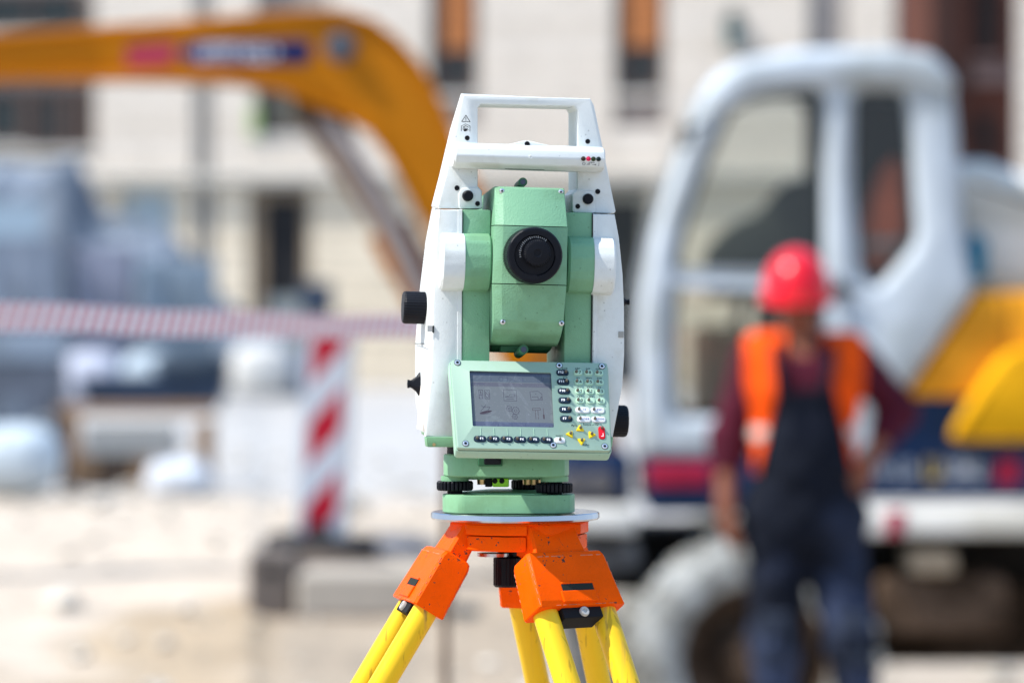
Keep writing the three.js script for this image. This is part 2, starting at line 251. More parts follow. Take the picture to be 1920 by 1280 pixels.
// ---- guide light bar across the handle
{
  const L = SP(848, 292, 0.042).x, R = SP(1133, 300, 0.042).x, y = SP(990, 294.5, 0.042).y, h = 0.0103;
  const prof = [V2(0.024, h)]; for (let i = 0; i <= 14; i++) { const a = Math.PI / 2 - i / 14 * Math.PI * 0.96; prof.push(V2(0.0380 + 0.0145 * Math.pow(Math.max(0, Math.cos(a)), 0.85), h * Math.sin(a))); } prof.push(V2(0.036, -h), V2(0.024, -h));
  const cz = 0.036, sec = (x, k) => prof.map((p) => V3(x, y + (p.y) * k, cz + (p.x - cz) * k));
  const bar_ = part('guide_light_bar', loft([sec(L, 0.72), sec(L + 0.0006, 0.9), sec(L + 0.0022, 0.99), sec(L + 0.004, 1), sec(R - 0.003, 1), sec(R - 0.0015, 0.97), sec(R - 0.0003, 0.86), sec(R, 0.75)], ['z', 'y']), mat.white, station);
  const tri = S2([[939, 273], [962, 268.5], [980, 264], [992, 264], [1010, 268], [1045, 276], [1045, 282], [939, 282]], 0.042);
  part('peaked_rib', slab(tri, 0.027, 0.0440, 0.0012), mat.white, bar_);
  { const p = SP(...Z2(1036, 456, 160), 0.0441); part('emblem', [toZ(lathe([[0, 0.0004], [0.0013, 0.0004], [0.0013, -0.0005], [0, -0.0005]], 20)).translate(p.x, p.y, p.z), toZ(new THREE.TorusGeometry(0.00165, 0.00045, 8, 20).rotateX(Math.PI / 2)).translate(p.x, p.y, p.z), box(0.0011, 0.0026, 0.0005, p.x + 0.0016, p.y - 0.0006, p.z)], mat.black, bar_); }
  const led = M(col(0.05, 0.03, 0.02), 0.2), red = M(col(0.75, 0.02, 0.09), 0.25), ledG = M(col(0.03, 0.05, 0.02), 0.2), ledB = M(col(0.01, 0.02, 0.02), 0.2);
  [[1476, 573, led], [1516, 573, red], [1555, 575, ledG], [1595, 576, ledB]].forEach(([zx, zy, m]) => {
    const p = SP(...Z2(zx, zy, 160), 0.0527); part('indicator_lamp', [new THREE.SphereGeometry(0.00125, 16, 10).scale(1, 1, 0.5).translate(p.x, p.y, p.z + 0.0002), toZ(lathe([[0.0013, -0.002], [0.0019, -0.002], [0.0019, 0.0003], [0.0013, 0.0004]], 20)).translate(p.x, p.y, p.z)], m, bar_); });
  const cv = document.createElement('canvas'); cv.width = 512; cv.height = 128; const c = cv.getContext('2d'); c.fillStyle = '#000'; c.fillRect(0, 0, 512, 128); c.strokeStyle = c.fillStyle = '#fff'; c.lineWidth = 10;
  c.beginPath(); c.arc(64, 68, 36, -0.9, Math.PI + 0.9); c.stroke(); c.fillRect(59, 12, 10, 55);
  [0, 1, 2, 3].forEach((k) => c.fillRect(140 + k * 24, 96 - k * 22 - 10, 12, 14 + k * 22));
  c.beginPath(); c.moveTo(260, 34); c.lineTo(350, 34); c.moveTo(290, 88); c.lineTo(370, 88); c.stroke(); c.beginPath(); c.moveTo(268, 12); c.lineTo(238, 34); c.lineTo(268, 56); c.fill(); c.beginPath(); c.moveTo(362, 66); c.lineTo(396, 88); c.lineTo(362, 110); c.fill();
  c.fillRect(460, 40, 10, 70); c.fillRect(450, 106, 24, 8); c.fillRect(460, 12, 10, 14);
  const p = SP(...Z2(1536, 612, 160), 0.0519);
  part('indicator_symbols', new THREE.PlaneGeometry(0.0158, 0.0040).rotateX(0.30).translate(p.x, p.y, p.z + 0.0001), M(col(0.12, 0.12, 0.13), 0.7, { alphaMap: new THREE.CanvasTexture(cv), transparent: true }), bar_, { keepUV: true });
  { const q = SP(...Z2(1063, 560, 160), 0.0523); part('sensor_dot', toZ(lathe([[0, 0.0001], [0.0007, 0.0002], [0.0012, 0.0005], [0.0016, 0.0001], [0.0016, -0.001], [0, -0.001]], 20)).translate(q.x, q.y, q.z), mat.white, bar_); }
  { const q = SP(983, 317, 0.040); part('rubber_pad', rbox(0.033, 0.002, 0.010, 0.0007, q.x, q.y + 0.0006, 0.038), mat.black, bar_); }
}
// ---- white side covers
const ZC = 0.044, ZB = -0.060;
{
  const f = [[867.3, 392.5], [866.2, 600], [865, 827], [797.5, 818.5], [798, 805], [804, 753], [810, 688], [811.5, 640], [811.5, 615], [813, 560], [817, 470], [824, 393]];
  const b = [null, null, null, [797, 818], [789, 808], [778, 753], [777.5, 690], [778, 644], [779.6, 618], [785.6, 548], [797, 452], [809, 390]];
  const F = S2(f, ZC), B = F.map((p, i) => { if (!b[i]) return p.clone(); const q = SP(...b[i], ZB); return V2(q.x, q.y); });
  const mid = (k) => F.map((p, i) => p.clone().lerp(B[i], k));
  const cover = part('side_cover', loft([at_z(inset(F, 0.0015), ZC), at_z(inset(F, 0.0004), ZC - 0.0005), at_z(F, ZC - 0.0016), at_z(mid(0.85), ZC - 0.075), at_z(B, ZB + 0.004), at_z(inset(B, 0.004), ZB)]), mat.white, station);
  // strip that borders the green standard
  part('edge_strip', slab(S2([[858.5, 393.5], [866.8, 393.5], [864.7, 826], [856.5, 825]], ZC), ZC - 0.002, ZC + 0.0006, 0.0004), mat.white, cover);
  { const p = SP(806, 616, ZC); part('latch_notch', [box(0.0042, 0.0050, 0.0006, p.x, p.y, ZC + 0.0002)], M(col(0.45, 0.45, 0.44), 0.8), cover); part('latch_shadow_gap', box(0.0012, 0.0058, 0.0012, p.x + 0.0026, p.y - 0.0004, ZC + 0.0002), mat.seam, cover); }
  // battery door lines on the outer side
  for (const [x0, x1, y] of [[778.5, 795.5, 644], [788.5, 803, 796]]) { const a = SP(x1, y, ZC - 0.02), c2 = SP(x0, y, ZB + 0.01); part('door_seam', bar(V3(mixn(a.x, c2.x, 0.05), a.y, a.z), V3(c2.x - 0.0002, c2.y, c2.z), 0.0006, 0.0006, 0.0002), mat.seam, cover); }
  part('battery_door', slab(S2([[797.5, 724], [803.5, 724], [797, 808], [791, 806]], 0.02), -0.02, 0.0215, 0.0008), M(col(0.78, 0.72, 0.68), 0.6, { map: T.handled }), cover);
  { const pts = []; for (let i = 0; i < 4; i++) for (let j = 0; j < 5; j++) { const q = SP(797 + i * 3.2 - j * 0.5, 470 + j * 5.6 + i * 0.4, ZC - 0.045 + i * 0.012); pts.push(new THREE.SphereGeometry(0.0007, 8, 6).translate(q.x, q.y, q.z)); } part('speaker_dimples', pts, mat.white, cover); }
}
{
  const f = [[1111, 400.5], [1153, 402], [1161, 445], [1168, 514], [1170.5, 572], [1171, 664], [1167.5, 724], [1158, 774], [1148, 826], [1112, 826], [1110, 660], [1112, 500]];
  const F = S2(f, ZC);
  const cover = part('side_cover', loft([at_z(inset(F, 0.0015), ZC), at_z(inset(F, 0.0004), ZC - 0.0005), at_z(F, ZC - 0.0016), at_z(F, ZB + 0.004), at_z(inset(F, 0.003), ZB)]), mat.white, station);
  part('edge_strip', slab(S2([[1112, 402], [1119.5, 402.5], [1119, 826], [1112, 826]], ZC), ZC - 0.002, ZC + 0.0006, 0.0004), mat.white, cover);
  { const p = SP(1164.5, 627, ZC); part('latch_notch', [box(0.0044, 0.0050, 0.0008, p.x, p.y, ZC + 0.0002)], M(col(0.33, 0.33, 0.31), 0.85), cover); }
}
// ---- green standards between the covers
const stdPoly = [S2([[867.8, 393], [920, 393.5], [919, 560], [917, 690], [864.8, 690]], 0.042), S2([[1061, 398], [1110.6, 398.5], [1110, 560], [1107.5, 700], [1057, 700]], 0.042)];
stdPoly.forEach((p, k) => {
  const m = part('standard', slab(rounded(p, 0.0012), -0.058, 0.0432, 0.0009), mat.green, station);
  const e = k ? 1110.9 : 867.5; const a = SP(e, 399, 0.044), b = SP(e - 2.6, 690, 0.044);
  part('cover_seam', bar(V3(a.x, a.y, 0.0438), V3(b.x, b.y, 0.0438), 0.0007, 0.0011, 0.0002), mat.seam, m);
});
// ---- trunnion bulges (barrel shaped): white outer half, green inner half on each side
function bulge(x0, x1, y0, y1, m, round0, round1, zmax) {
  const a = SP(x0, y0, 0.05), b = SP(x1, y1, 0.05), h = (a.y - b.y) / 2, cy = (a.y + b.y) / 2, N = 14;
  const prof = (k, d) => { const o = []; for (let i = 0; i <= N; i++) { const t = -0.5 + i / N, yy = t * 2 * h; const z = 0.040 + (zmax - 0.040) * Math.pow(1 - Math.pow(Math.abs(2 * t), 2.6), 0.5); o.push([yy * k, z - d]); } o.push([h * k, 0.030], [-h * k, 0.030]); return o; };
  const sec = (x, k, d) => prof(k, d).map(([yy, z]) => V3(x, cy + yy, Math.max(z, 0.030)));
  return loft([sec(a.x, round0 ? 0.94 : 0.995, round0 ? 0.0022 : 0.0003), sec(a.x + (round0 ? 0.0018 : 0.0004), 1, 0), sec(b.x - (round1 ? 0.0018 : 0.0004), 1, 0), sec(b.x, round1 ? 0.94 : 0.995, round1 ? 0.0022 : 0.0003)], ['z', 'y']);
}
part('trunnion_cover', bulge(827.5, 868.6, 433, 548.5, 0, true, false, 0.061), mat.white, station);
part('trunnion_cover', bulge(869.6, 919.5, 434, 549.5, 0, false, true, 0.060), mat.green, station);
part('trunnion_cover', bulge(1064.5, 1112, 440, 553, 0, true, false, 0.060), mat.green, station);
part('trunnion_cover', bulge(1113, 1151, 441.5, 556, 0, false, true, 0.061), mat.white, station);
// ---- lower body behind the keypad, and the base plate
part('lower_body', slab(rounded(S2([[822, 688], [1150, 688], [1146, 822], [812, 822]], 0.036), 0.003), -0.058, 0.036, 0.002), mat.greenBase, station);
{ const b = part('base_plate', slab(rounded(S2([[799, 819], [1150, 819], [1148, 838], [801, 838]], 0.046), 0.0012), 0.030, 0.046, 0.0008), mat.greenBase, station);
  const p = SP(...Z2(307, 806, 640), 0.0464); part('screw', toZ(lathe([[0, 0.0005], [0.0013, 0.0004], [0.0014, -0.001], [0, -0.001]], 16)).translate(p.x, p.y, p.z), mat.brass, b); }
// ---- turning neck down into the tribrach
{ const p = SP(950, 846, 0); part('centring_spigot', lathe([[0, 0.012], [0.0535, 0.012], [0.0535, -0.004], [0, -0.004]]).translate(-0.004, p.y, 0), mat.blackMatte, station); }

// ---- telescope
{
  const tel = new THREE.Group(); tel.name = 'telescope'; station.add(tel);
  const yy = (py) => SP(995, py, 0.072).y, DZ = 0.0160;
  const xl = SP(926, 480, 0.066).x, xr = SP(1064, 480, 0.072).x;
  const shell = (fp, bp, name, kT, kB) => { // front points and back points as [py, z], top to bottom; kT, kB scale the width at the top and bottom
    const poly = [...fp.map(([py, z]) => [py, z + DZ]), ...[...bp].reverse()].map(([py, z]) => ({ y: yy(py), z, k: mixn(kT, kB, (py - fp[0][0]) / (fp[fp.length - 1][0] - fp[0][0])), s: 0 }));
    const nf = fp.length, cx = (xl + xr) / 2, hw = (xr - xl) / 2;
    const sec = (side, dz, dx) => poly.map((p, i) => V3(cx + side * (hw * p.k - dx), p.y, p.z + (i < nf ? -dz : dz)));
    return loft([sec(-1, 0.0062, 0), sec(-1, 0.0002, 0.0060), sec(-1, 0, 0.0064), sec(1, 0, 0.0022), sec(1, 0.0005, 0.0007), sec(1, 0.0022, 0)], ['z', 'y']);
  };
  const upper = part('upper_shell', shell([[349.5, 0.037], [353, 0.0405], [400, 0.0510], [423, 0.0560]], [[366, -0.066], [423, -0.069]], 0, 0.955, 0.995), mat.green, tel);
  const middle = part('middle_shell', shell([[424.6, 0.0562], [532.4, 0.0572]], [[424.6, -0.069], [532.4, -0.069]], 0, 0.997, 1.0), mat.green, tel);
  const lower = part('lower_shell', shell([[534, 0.0572], [600, 0.0550], [606, 0.0538], [618, 0.0500], [630, 0.0435], [640, 0.0350], [646, 0.0270], [649, 0.0180]], [[534, -0.069], [649, -0.045]], 0, 1.0, 0.93), mat.green, tel);
  part('shell_seam', [box((xr - xl) * 0.80, yy(420) - yy(540), 0.130, (xl + xr) / 2, (yy(420) + yy(540)) / 2, -0.000)], mat.seam, tel);
  // underside housing
  const u = shell([[649, 0.016], [656, 0.012], [663, 0.000]], [[649, -0.045], [663, -0.040]], 0, 0.86, 0.78); part('underside_housing', u, mat.greenDark, lower);
  { const a = SP(941, 651, 0.036); part('underside_plate', rbox(0.022, 0.0055, 0.010, 0.001, a.x + 0.010, a.y - 0.001, 0.030), mat.greenDark, lower); }
  // little sighting tubes above and below
  const sight_ = (x0, y0, z0, x1, y1, z1, r) => { const a = SP(x0, y0, z0), b = SP(x1, y1, z1); const m = part('optical_sight', [rod(b, a, r, r, 24)], mat.greenDark, tel); const d = a.clone().sub(b).normalize(); part('sight_lens', rod(a.clone().addScaledVector(d, -0.001), a.clone().addScaledVector(d, 0.0004), r * 0.62, r * 0.62, 20), mat.lens, m); };
  sight_(980.5, 341, 0.046, 972, 349, 0.010, 0.0036);
  sight_(982, 655, 0.066, 972, 663, 0.024, 0.0038);
  for (const [zx, zy, y0, z] of [[839, 826, 160, 0.0568], [1299, 834, 160, 0.0568], [845, 932, 380, 0.0708], [1305, 942, 380, 0.0708]]) {
    const p = SP(...Z2(zx, zy, y0), z);
    part('screw', [toZ(lathe([[0, 0.0016], [0.0012, 0.0016], [0.0021, 0.0010], [0.0023, -0.003], [0, -0.003]], 20)).translate(p.x, p.y, p.z - 0.0004)], mat.steel, z < 0.06 ? upper : lower);
    part('screw_socket', toZ(lathe([[0, 0.0018], [0.0009, 0.0018], [0.0009, -0.001], [0, -0.001]], 6)).translate(p.x, p.y, p.z - 0.0004), mat.blackMatte, z < 0.06 ? upper : lower);
  }
  // eyepiece: knurled focus ring, recess, small knob with an eyehole
  const e = SP(1003.5, 478.5, 0.102), R = 0.0228, EZ = 0.0160;
  const gear = gearPoly(R, 96, 0.0011, 4), gears = (k, z) => gear.map((p) => V3(e.x + p.x * k, e.y + p.y * k, z + EZ));
  const ringM = part('focus_ring', [loft([gears(1, 0.0585), gears(1, 0.0820), gears(0.985, 0.0832)])], mat.black, tel);
  part('ring_face', toZ(lathe([[0, 0.0806], [0.0150, 0.0806], [0.0157, 0.0832], [0.0166, 0.0852], [0.0192, 0.0856], [0.0214, 0.0850], [0.0224, 0.0836], [0.0224, 0.070], [0, 0.070]], 72)).translate(e.x, e.y, EZ), mat.black, tel);
  const kx = e.x + 0.0012, ky = e.y + 0.0028 - 0.0010;
  const g2 = gearPoly(0.0108, 40, 0.0007, 4).map((p) => V2(p.x + kx, p.y + ky));
  part('eyepiece_knob', [loft([at_z(g2, 0.0795 + EZ), at_z(g2, 0.0905 + EZ), at_z(inset(g2, 0.0006), 0.0915 + EZ)]), toZ(lathe([[0.0022, 0.0905], [0.0026, 0.0920], [0.0034, 0.0924], [0.0088, 0.0918], [0.0100, 0.0908], [0.0102, 0.089], [0, 0.089]], 40)).translate(kx, ky, EZ)], mat.black, tel);
  part('eyehole_lens', toZ(lathe([[0, 0.0912], [0.0018, 0.0910], [0.0022, 0.0905], [0.0022, 0.0890], [0, 0.0890]], 24)).translate(kx, ky, EZ), mat.lens, tel);
  const marks = []; for (let i = 0; i < 20; i++) { const a = Math.PI * (0.30 + 0.78 * i / 19); marks.push(box(0.0006, 0.0012 + (i % 4 ? 0 : 0.0008), 0.0034).translate(0, 0.0130, 0).rotateZ(a - Math.PI / 2).translate(kx - 0.0002, ky, 0.0822 + EZ)); }
  tag(part('scale_marks', marks, M(col(0.42, 0.42, 0.42), 0.6), tel), null, null, null, 'stuff');
}
// ---- drive knobs and levers at the sides
function knobX(parent, name, x0, x1, y, z, r, teeth) { const s = x1 > x0 ? 1 : -1, g = gearPoly(r, teeth, r * 0.06, 5), S = (x, k) => g.map((p) => V3(x, y + p.x * k, z + p.y * k)); return part(name, loft([S(x0, 1), S(mixn(x0, x1, 0.88), 1), S(mixn(x0, x1, 0.95), 0.97), S(x1, 0.90)], ['z', 'y']), mat.black, parent); }
{ const a = SP(787, 577, -0.012), b = SP(754.5, 577, -0.012); knobX(station, 'drive_knob', a.x + 0.004, b.x, a.y, -0.012, 0.0134, 36); }
{ const a = SP(1150, 789, -0.012), b = SP(1175.5, 789, -0.012); knobX(station, 'drive_knob', a.x - 0.006, b.x, a.y, -0.012, 0.0132, 36); }
{ const a = SP(787.5, 720, -0.022), b = SP(763, 720, -0.022), L = a.x - b.x;
  const g = new THREE.LatheGeometry([[0, 0], [0.0100, 0], [0.0096, 0.0012], [0.0062, L * 0.32], [0.0038, L * 0.60], [0.0030, L * 0.75], [0.0036, L * 0.9], [0.0034, L * 0.97], [0, L]].map(([r, y]) => V2(r, y)), 28).rotateZ(Math.PI / 2).scale(1, 1, 0.6).translate(a.x, a.y, a.z); part('clamp_lever', g, mat.black, station, { crease: 0.7 }); }
{ const a = SP(1169, 566, -0.015), b = SP(1182, 566, -0.015), L = b.x - a.x;
  const g = new THREE.LatheGeometry([[0, -0.003], [0.0046, -0.003], [0.0044, 0], [0.0036, 0.0012], [0.0021, L * 0.5], [0.0022, L * 0.75], [0.0027, L * 0.9], [0.0020, L], [0, L]].map(([r, y]) => V2(r, y)), 24).rotateZ(-Math.PI / 2).translate(a.x - 0.0004, a.y, a.z); part('trigger_key', g, mat.black, station, { crease: 0.7 }); }

// ---- keypad panel, leaning back
{
  const kp = new THREE.Group(); kp.name = 'keypad_panel'; station.add(kp);
  kp.position.copy(SP(994, 760, 0.0755)); kp.rotation.x = -31 * Math.PI / 180;
  const K = (zx, zy, z = 0) => on(kp, ...Z2(zx, zy, 640), z), K2 = (l, z = 0) => l.map(([x, y]) => { const p = K(x, y, z); return V2(p.x, p.y); });
  // rectangular axes of the panel's own print, measured at its centre
  const face = rounded(K2([[437, 144], [1664, 168], [1692, 853], [489, 832]]), 0.0028, 5);
  const opening = rounded(K2([[584, 228], [1222, 244], [1246, 672], [610, 661]]), 0.0012, 4);
  // art: one drawing in panel metres that colours the face sheet and the raised keys
  const bb = new THREE.Box2().setFromPoints(face).expandByScalar(0.002), S = 2000 / (bb.max.x - bb.min.x), W = 2000, H = Math.ceil((bb.max.y - bb.min.y) * S);
  const cv = document.createElement('canvas'); cv.width = W; cv.height = H; const c = cv.getContext('2d');
  const X = (p) => [(p.x - bb.min.x) * S, (bb.max.y - p.y) * S];
  c.fillStyle = 'rgb(159,187,170)'; c.fillRect(0, 0, W, H);
  { const r = rng(8); for (let k = 0; k < 900; k++) { c.fillStyle = `rgba(${60 + r() * 60},${95 + r() * 60},${80 + r() * 50},${0.03 + r() * 0.10})`; const q = 1 + r() * 3; c.fillRect(r() * W, r() * H, q, q * (0.5 + r())); } for (let k = 0; k < 60; k++) { c.fillStyle = `rgba(120,150,110,${0.02 + 0.03 * r()})`; c.beginPath(); c.ellipse(r() * W, r() * H, 20 + r() * 90, 10 + r() * 40, r() * 3, 0, 7); c.fill(); } }
  const unit = 0.00044 / 4.17 * S;                 // one pixel of the enlarged view, in canvas pixels
  const uvPanel = (g) => { const p = g.attributes.position, uv = new Float32Array(p.count * 2); for (let i = 0; i < p.count; i++) { uv[2 * i] = (p.getX(i) - bb.min.x) * S / W; uv[2 * i + 1] = 1 - (bb.max.y - p.getY(i)) * S / H; } g.setAttribute('uv', new THREE.BufferAttribute(uv, 2)); return g; };
  const text = (s, zx, zy, size, color, weight = 'bold') => { const [x, y] = X(K(zx, zy)); c.fillStyle = color; c.font = `${weight} ${Math.round(size * unit)}px sans-serif`; c.textAlign = 'center'; c.textBaseline = 'middle'; c.fillText(s, x, y); };
  const keys = [];
  const pill = (zx, zy, w, h) => { const p = K(zx, zy), u = 0.00044 / 4.17, a = w * u / 2 * 1.02, b = h * u / 2 * 1.12; return rounded([V2(p.x - a, p.y - b), V2(p.x + a, p.y - b), V2(p.x + a, p.y + b), V2(p.x - a, p.y + b)], b * 0.98, 6); };
  const paint = (poly, color) => { c.fillStyle = color; c.beginPath(); poly.forEach((p, i) => { const [x, y] = X(p); i ? c.lineTo(x, y) : c.moveTo(x, y); }); c.closePath(); c.fill(); };
  const key = (zx, zy, w, h, color, label, lx, size, tcol, sx, o = {}) => { const poly = o.poly ?? pill(zx, zy, w, h); paint(inset(poly, -0.0003), color); if (label) text(label, zx + lx, zy + (o.ly ?? 0), size, tcol); keys.push({ poly, stud: K(zx + sx, zy + (o.sy ?? -2)), h: o.h ?? 0.0011 }); };
  const dark = 'rgb(30,45,62)', pale = 'rgb(176,210,186)', whit = 'rgb(216,220,224)', ink = 'rgb(26,34,40)';
  ['F1', 'F2', 'F3', 'F4', 'F5', 'F6'].forEach((s, i) => key(667 + i * 104.6, 763 + i * 1.8, 90, 44, dark, s, 12, 27, '#fff', -24));
  ['F12', 'F11', 'F10', 'F9', 'F8', 'F7'].forEach((s, i) => key(1312 + i * 6, 245 + i * 72.2, 90, 44, dark, s, -14, 27, '#fff', 25));
  [['7', 1435, 245], ['8', 1515, 247], ['9', 1598, 249], ['4', 1440, 318], ['5', 1522, 320], ['6', 1602, 321], ['1', 1445, 391], ['2', 1526, 393], ['3', 1608, 394], ['0', 1450, 464], ['.', 1532, 466], ['±', 1612, 467]].forEach(([s, x, y]) => key(x, y, 64, 44, pale, s, 12, 35, ink, -16));
  [['CE', 1470, 537, 106], ['ESC', 1587, 539, 102], ['USER', 1480, 610, 102], ['PROG', 1594, 611, 104]].forEach(([s, x, y, w]) => key(x, y, w, 44, whit, s, 13, 23, 'rgb(70,74,130)', -30));
  key(1290, 774, 80, 42, whit, '', 0, 0, ink, 2);
  const tri = (cx, cy, a) => { const p = K(cx, cy), r = 0.0035; return rounded([0, 1, 2].map((k) => V2(p.x + r * 1.08 * Math.cos(a + k * 2.094), p.y + r * 1.08 * Math.sin(a + k * 2.094))), 0.0009, 3); };
  const yel = 'rgb(236,206,40)';
  [[1450, 684, Math.PI / 2], [1372, 727, Math.PI], [1538, 731, 0], [1460, 780, -Math.PI / 2]].forEach(([x, y, a]) => key(x, y, 0, 0, yel, '', 0, 0, ink, 2, { poly: tri(x, y, a), h: 0.0013 }));
  { const p = K(1620, 715), u = 0.00044 / 4.17, a = 23 * u, b = 54 * u; key(1620, 715, 0, 0, 'rgb(205,28,44)', '', 0, 0, ink, 0, { poly: rounded([V2(p.x - a, p.y - b), V2(p.x + a, p.y - b), V2(p.x + a, p.y + b), V2(p.x - a, p.y + b)], a * 0.95, 6), sy: -32 });
    const [x, y] = X(K(1624, 736)); c.strokeStyle = '#fff'; c.lineWidth = 5 * unit; c.beginPath(); c.moveTo(x + 5 * unit, y - 16 * unit); c.lineTo(x + 5 * unit, y + 10 * unit); c.lineTo(x - 10 * unit, y + 10 * unit); c.stroke(); }
  // small print between the keys
  [['ABC', 1430, 212], ['DEF', 1513, 214], ['GHI', 1590, 216], ['JKL', 1436, 285], ['MNO', 1518, 287], ['PQR', 1601, 288], ['STU', 1441, 357], ['VWX', 1524, 358], ['YZ_', 1607, 360], ['/ $%', 1447, 430], ['_@&', 1532, 431], ['*?!', 1612, 432], ['SHIFT', 1287, 739], ['PgUp', 1405, 657], ['PgDn', 1497, 808], ['OFF', 1520, 652]].forEach(([s, x, y]) => text(s, x, y, 20, ink));
  c.strokeStyle = ink; c.lineWidth = 3.5 * unit;
  for (const pts of [[[1477, 636], [1477, 652], [1500, 652]], [[1542, 652], [1560, 652], [1560, 638]], [[1312, 206], [1348, 206], [1348, 216], [1312, 216], [1312, 206]], [[1318, 278], [1348, 278], [1348, 290], [1318, 290], [1318, 278]], [[1434, 570], [1447, 570], [1447, 580], [1434, 580], [1434, 570]], [[1388, 646], [1394, 660]], [[1572, 640], [1592, 640], [1592, 654], [1572, 654], [1572, 640], [1592, 654]]]) { c.beginPath(); pts.forEach((q, i) => { const [x, y] = X(K(...q)); i ? c.lineTo(x, y) : c.moveTo(x, y); }); c.stroke(); }
  const art = new THREE.CanvasTexture(cv); art.colorSpace = THREE.SRGBColorSpace; art.anisotropy = 8;
  const artM = M(col(0.92, 0.92, 0.92), 0.55, { map: art, roughnessMap: T.smudge });
  const keyM = M(col(1, 1, 1), 0.4, { map: art });
  // face plate with the screen opening, back shell, frame
  const shape = new THREE.Shape(inset(face, 0.0006)); shape.holes.push(new THREE.Path(opening));
  const fg = toCreasedNormals(new THREE.ExtrudeGeometry(shape, { depth: 0.0028, bevelEnabled: true, bevelThickness: 0.0008, bevelSize: 0.0006, bevelSegments: 2, curveSegments: 4 }).translate(0, 0, -0.0036), 0.6);
  part('face_plate', uvPanel(fg), artM, kp, { keepUV: true });
  part('case_back', loft([at_z(inset(face, 0.003), -0.0175), at_z(inset(face, -0.0008), -0.0150), at_z(inset(face, -0.0012), -0.0048), at_z(inset(face, -0.0006), -0.0037)]), mat.panel, kp);
  // liquid crystal screen
  const scr = opening, sb = new THREE.Box2().setFromPoints(scr), sw = 1024, sh = 700, sv = document.createElement('canvas'); sv.width = sw; sv.height = sh; const q = sv.getContext('2d');
  q.fillStyle = 'rgb(104,109,113)'; q.fillRect(0, 0, sw, sh); q.fillStyle = 'rgb(84,92,104)'; q.fillRect(0, 0, sw, 120); q.fillStyle = 'rgb(90,91,102)'; q.fillRect(0, 128, sw, 50); q.fillStyle = 'rgb(82,88,110)'; q.fillRect(0, 625, sw, 75); q.fillStyle = 'rgba(70,80,120,0.35)'; q.fillRect(0, 0, 26, sh); q.fillRect(0, 0, sw, 40);
  q.strokeStyle = 'rgb(66,62,74)'; q.lineWidth = 5; q.lineJoin = 'round';
  const L = (...pts) => { q.beginPath(); pts.forEach(([x, y], i) => i ? q.lineTo(x, y) : q.moveTo(x, y)); q.stroke(); };
  const cog = (x, y, r, n) => { q.beginPath(); for (let i = 0; i <= n * 4; i++) { const a = i / (n * 4) * 6.2832, rr = i % 4 < 2 ? r : r * 0.76; q.lineTo(x + Math.cos(a) * rr, y + Math.sin(a) * rr); } q.stroke(); q.beginPath(); q.arc(x, y, r * 0.34, 0, 7); q.stroke(); };
  q.strokeRect(420, 215, 160, 140); L([440, 300], [480, 300], [500, 275], [560, 275], [560, 300], [440, 310], [470, 290]); L([450, 330], [545, 330]);
  q.strokeRect(110, 225, 46, 110); q.strokeRect(184, 225, 60, 110); L([118, 330], [132, 240], [148, 330]); L([112, 290], [152, 290]); q.beginPath(); q.ellipse(214, 280, 22, 40, 0, 0, 7); q.stroke(); L([190, 250], [240, 310]);
  L([750, 235], [850, 225], [900, 260], [900, 330], [760, 345], [750, 235]); L([770, 300], [850, 295], [850, 340]); L([868, 330], [890, 295], [905, 335], [868, 330]); L([815, 262], [830, 262]);
  L([120, 500], [170, 440], [240, 440], [200, 500]); q.fillStyle = 'rgb(66,56,64)'; q.beginPath(); q.ellipse(185, 505, 78, 16, -0.22, 0, 7); q.fill(); L([110, 535], [250, 520]); L([130, 420], [160, 445], [190, 415]);
  cog(480, 455, 38, 8); cog(560, 480, 50, 9); cog(545, 555, 36, 8);
  q.strokeStyle = 'rgb(72,58,64)'; L([770, 445], [870, 440], [870, 465], [772, 470], [770, 445]); L([805, 470], [808, 580]); L([838, 468], [840, 580]); L([905, 440], [908, 520]); q.lineWidth = 18; L([908, 520], [910, 575]); q.lineWidth = 5;
  q.strokeStyle = 'rgb(62,68,92)'; q.beginPath(); q.arc(395, 80, 26, 0, 7); q.stroke(); L([450, 60], [480, 60], [480, 100]); L([550, 50], [550, 110]); L([620, 60], [650, 90]); L([670, 60], [668, 115]); L([850, 90], [880, 118], [920, 92]); L([910, 50], [910, 84], [930, 84], [930, 50]); L([270, 60], [270, 105]);
  for (let k = 0; k < 6; k++) L([k * 170 + 165, 640], [k * 170 + 165, 700]); L([40, 145], [190, 145]); q.fillStyle = 'rgb(74,74,92)'; q.beginPath(); q.moveTo(955, 690); q.lineTo(975, 655); q.lineTo(995, 690); q.fill();
  { const r = rng(33); for (let k = 0; k < 620; k++) { q.fillStyle = `rgba(220,225,232,${0.15 + r() * 0.35})`; const z = 1.5 + r() * 3.5; q.fillRect(r() * sw, r() * sh, z, z); } for (let k = 0; k < 40; k++) { q.fillStyle = `rgba(200,208,214,${0.03 + 0.05 * r()})`; q.beginPath(); q.ellipse(r() * sw, r() * sh, 20 + r() * 120, 8 + r() * 30, r() * 3, 0, 7); q.fill(); } }
  const st = new THREE.CanvasTexture(sv); st.colorSpace = THREE.SRGBColorSpace;
  const sg = new THREE.ShapeGeometry(new THREE.Shape(inset(opening, -0.0006))); { const p = sg.attributes.position, uv = new Float32Array(p.count * 2); for (let i = 0; i < p.count; i++) { uv[2 * i] = (p.getX(i) - sb.min.x) / (sb.max.x - sb.min.x); uv[2 * i + 1] = (p.getY(i) - sb.min.y) / (sb.max.y - sb.min.y); } sg.setAttribute('uv', new THREE.BufferAttribute(uv, 2)); }
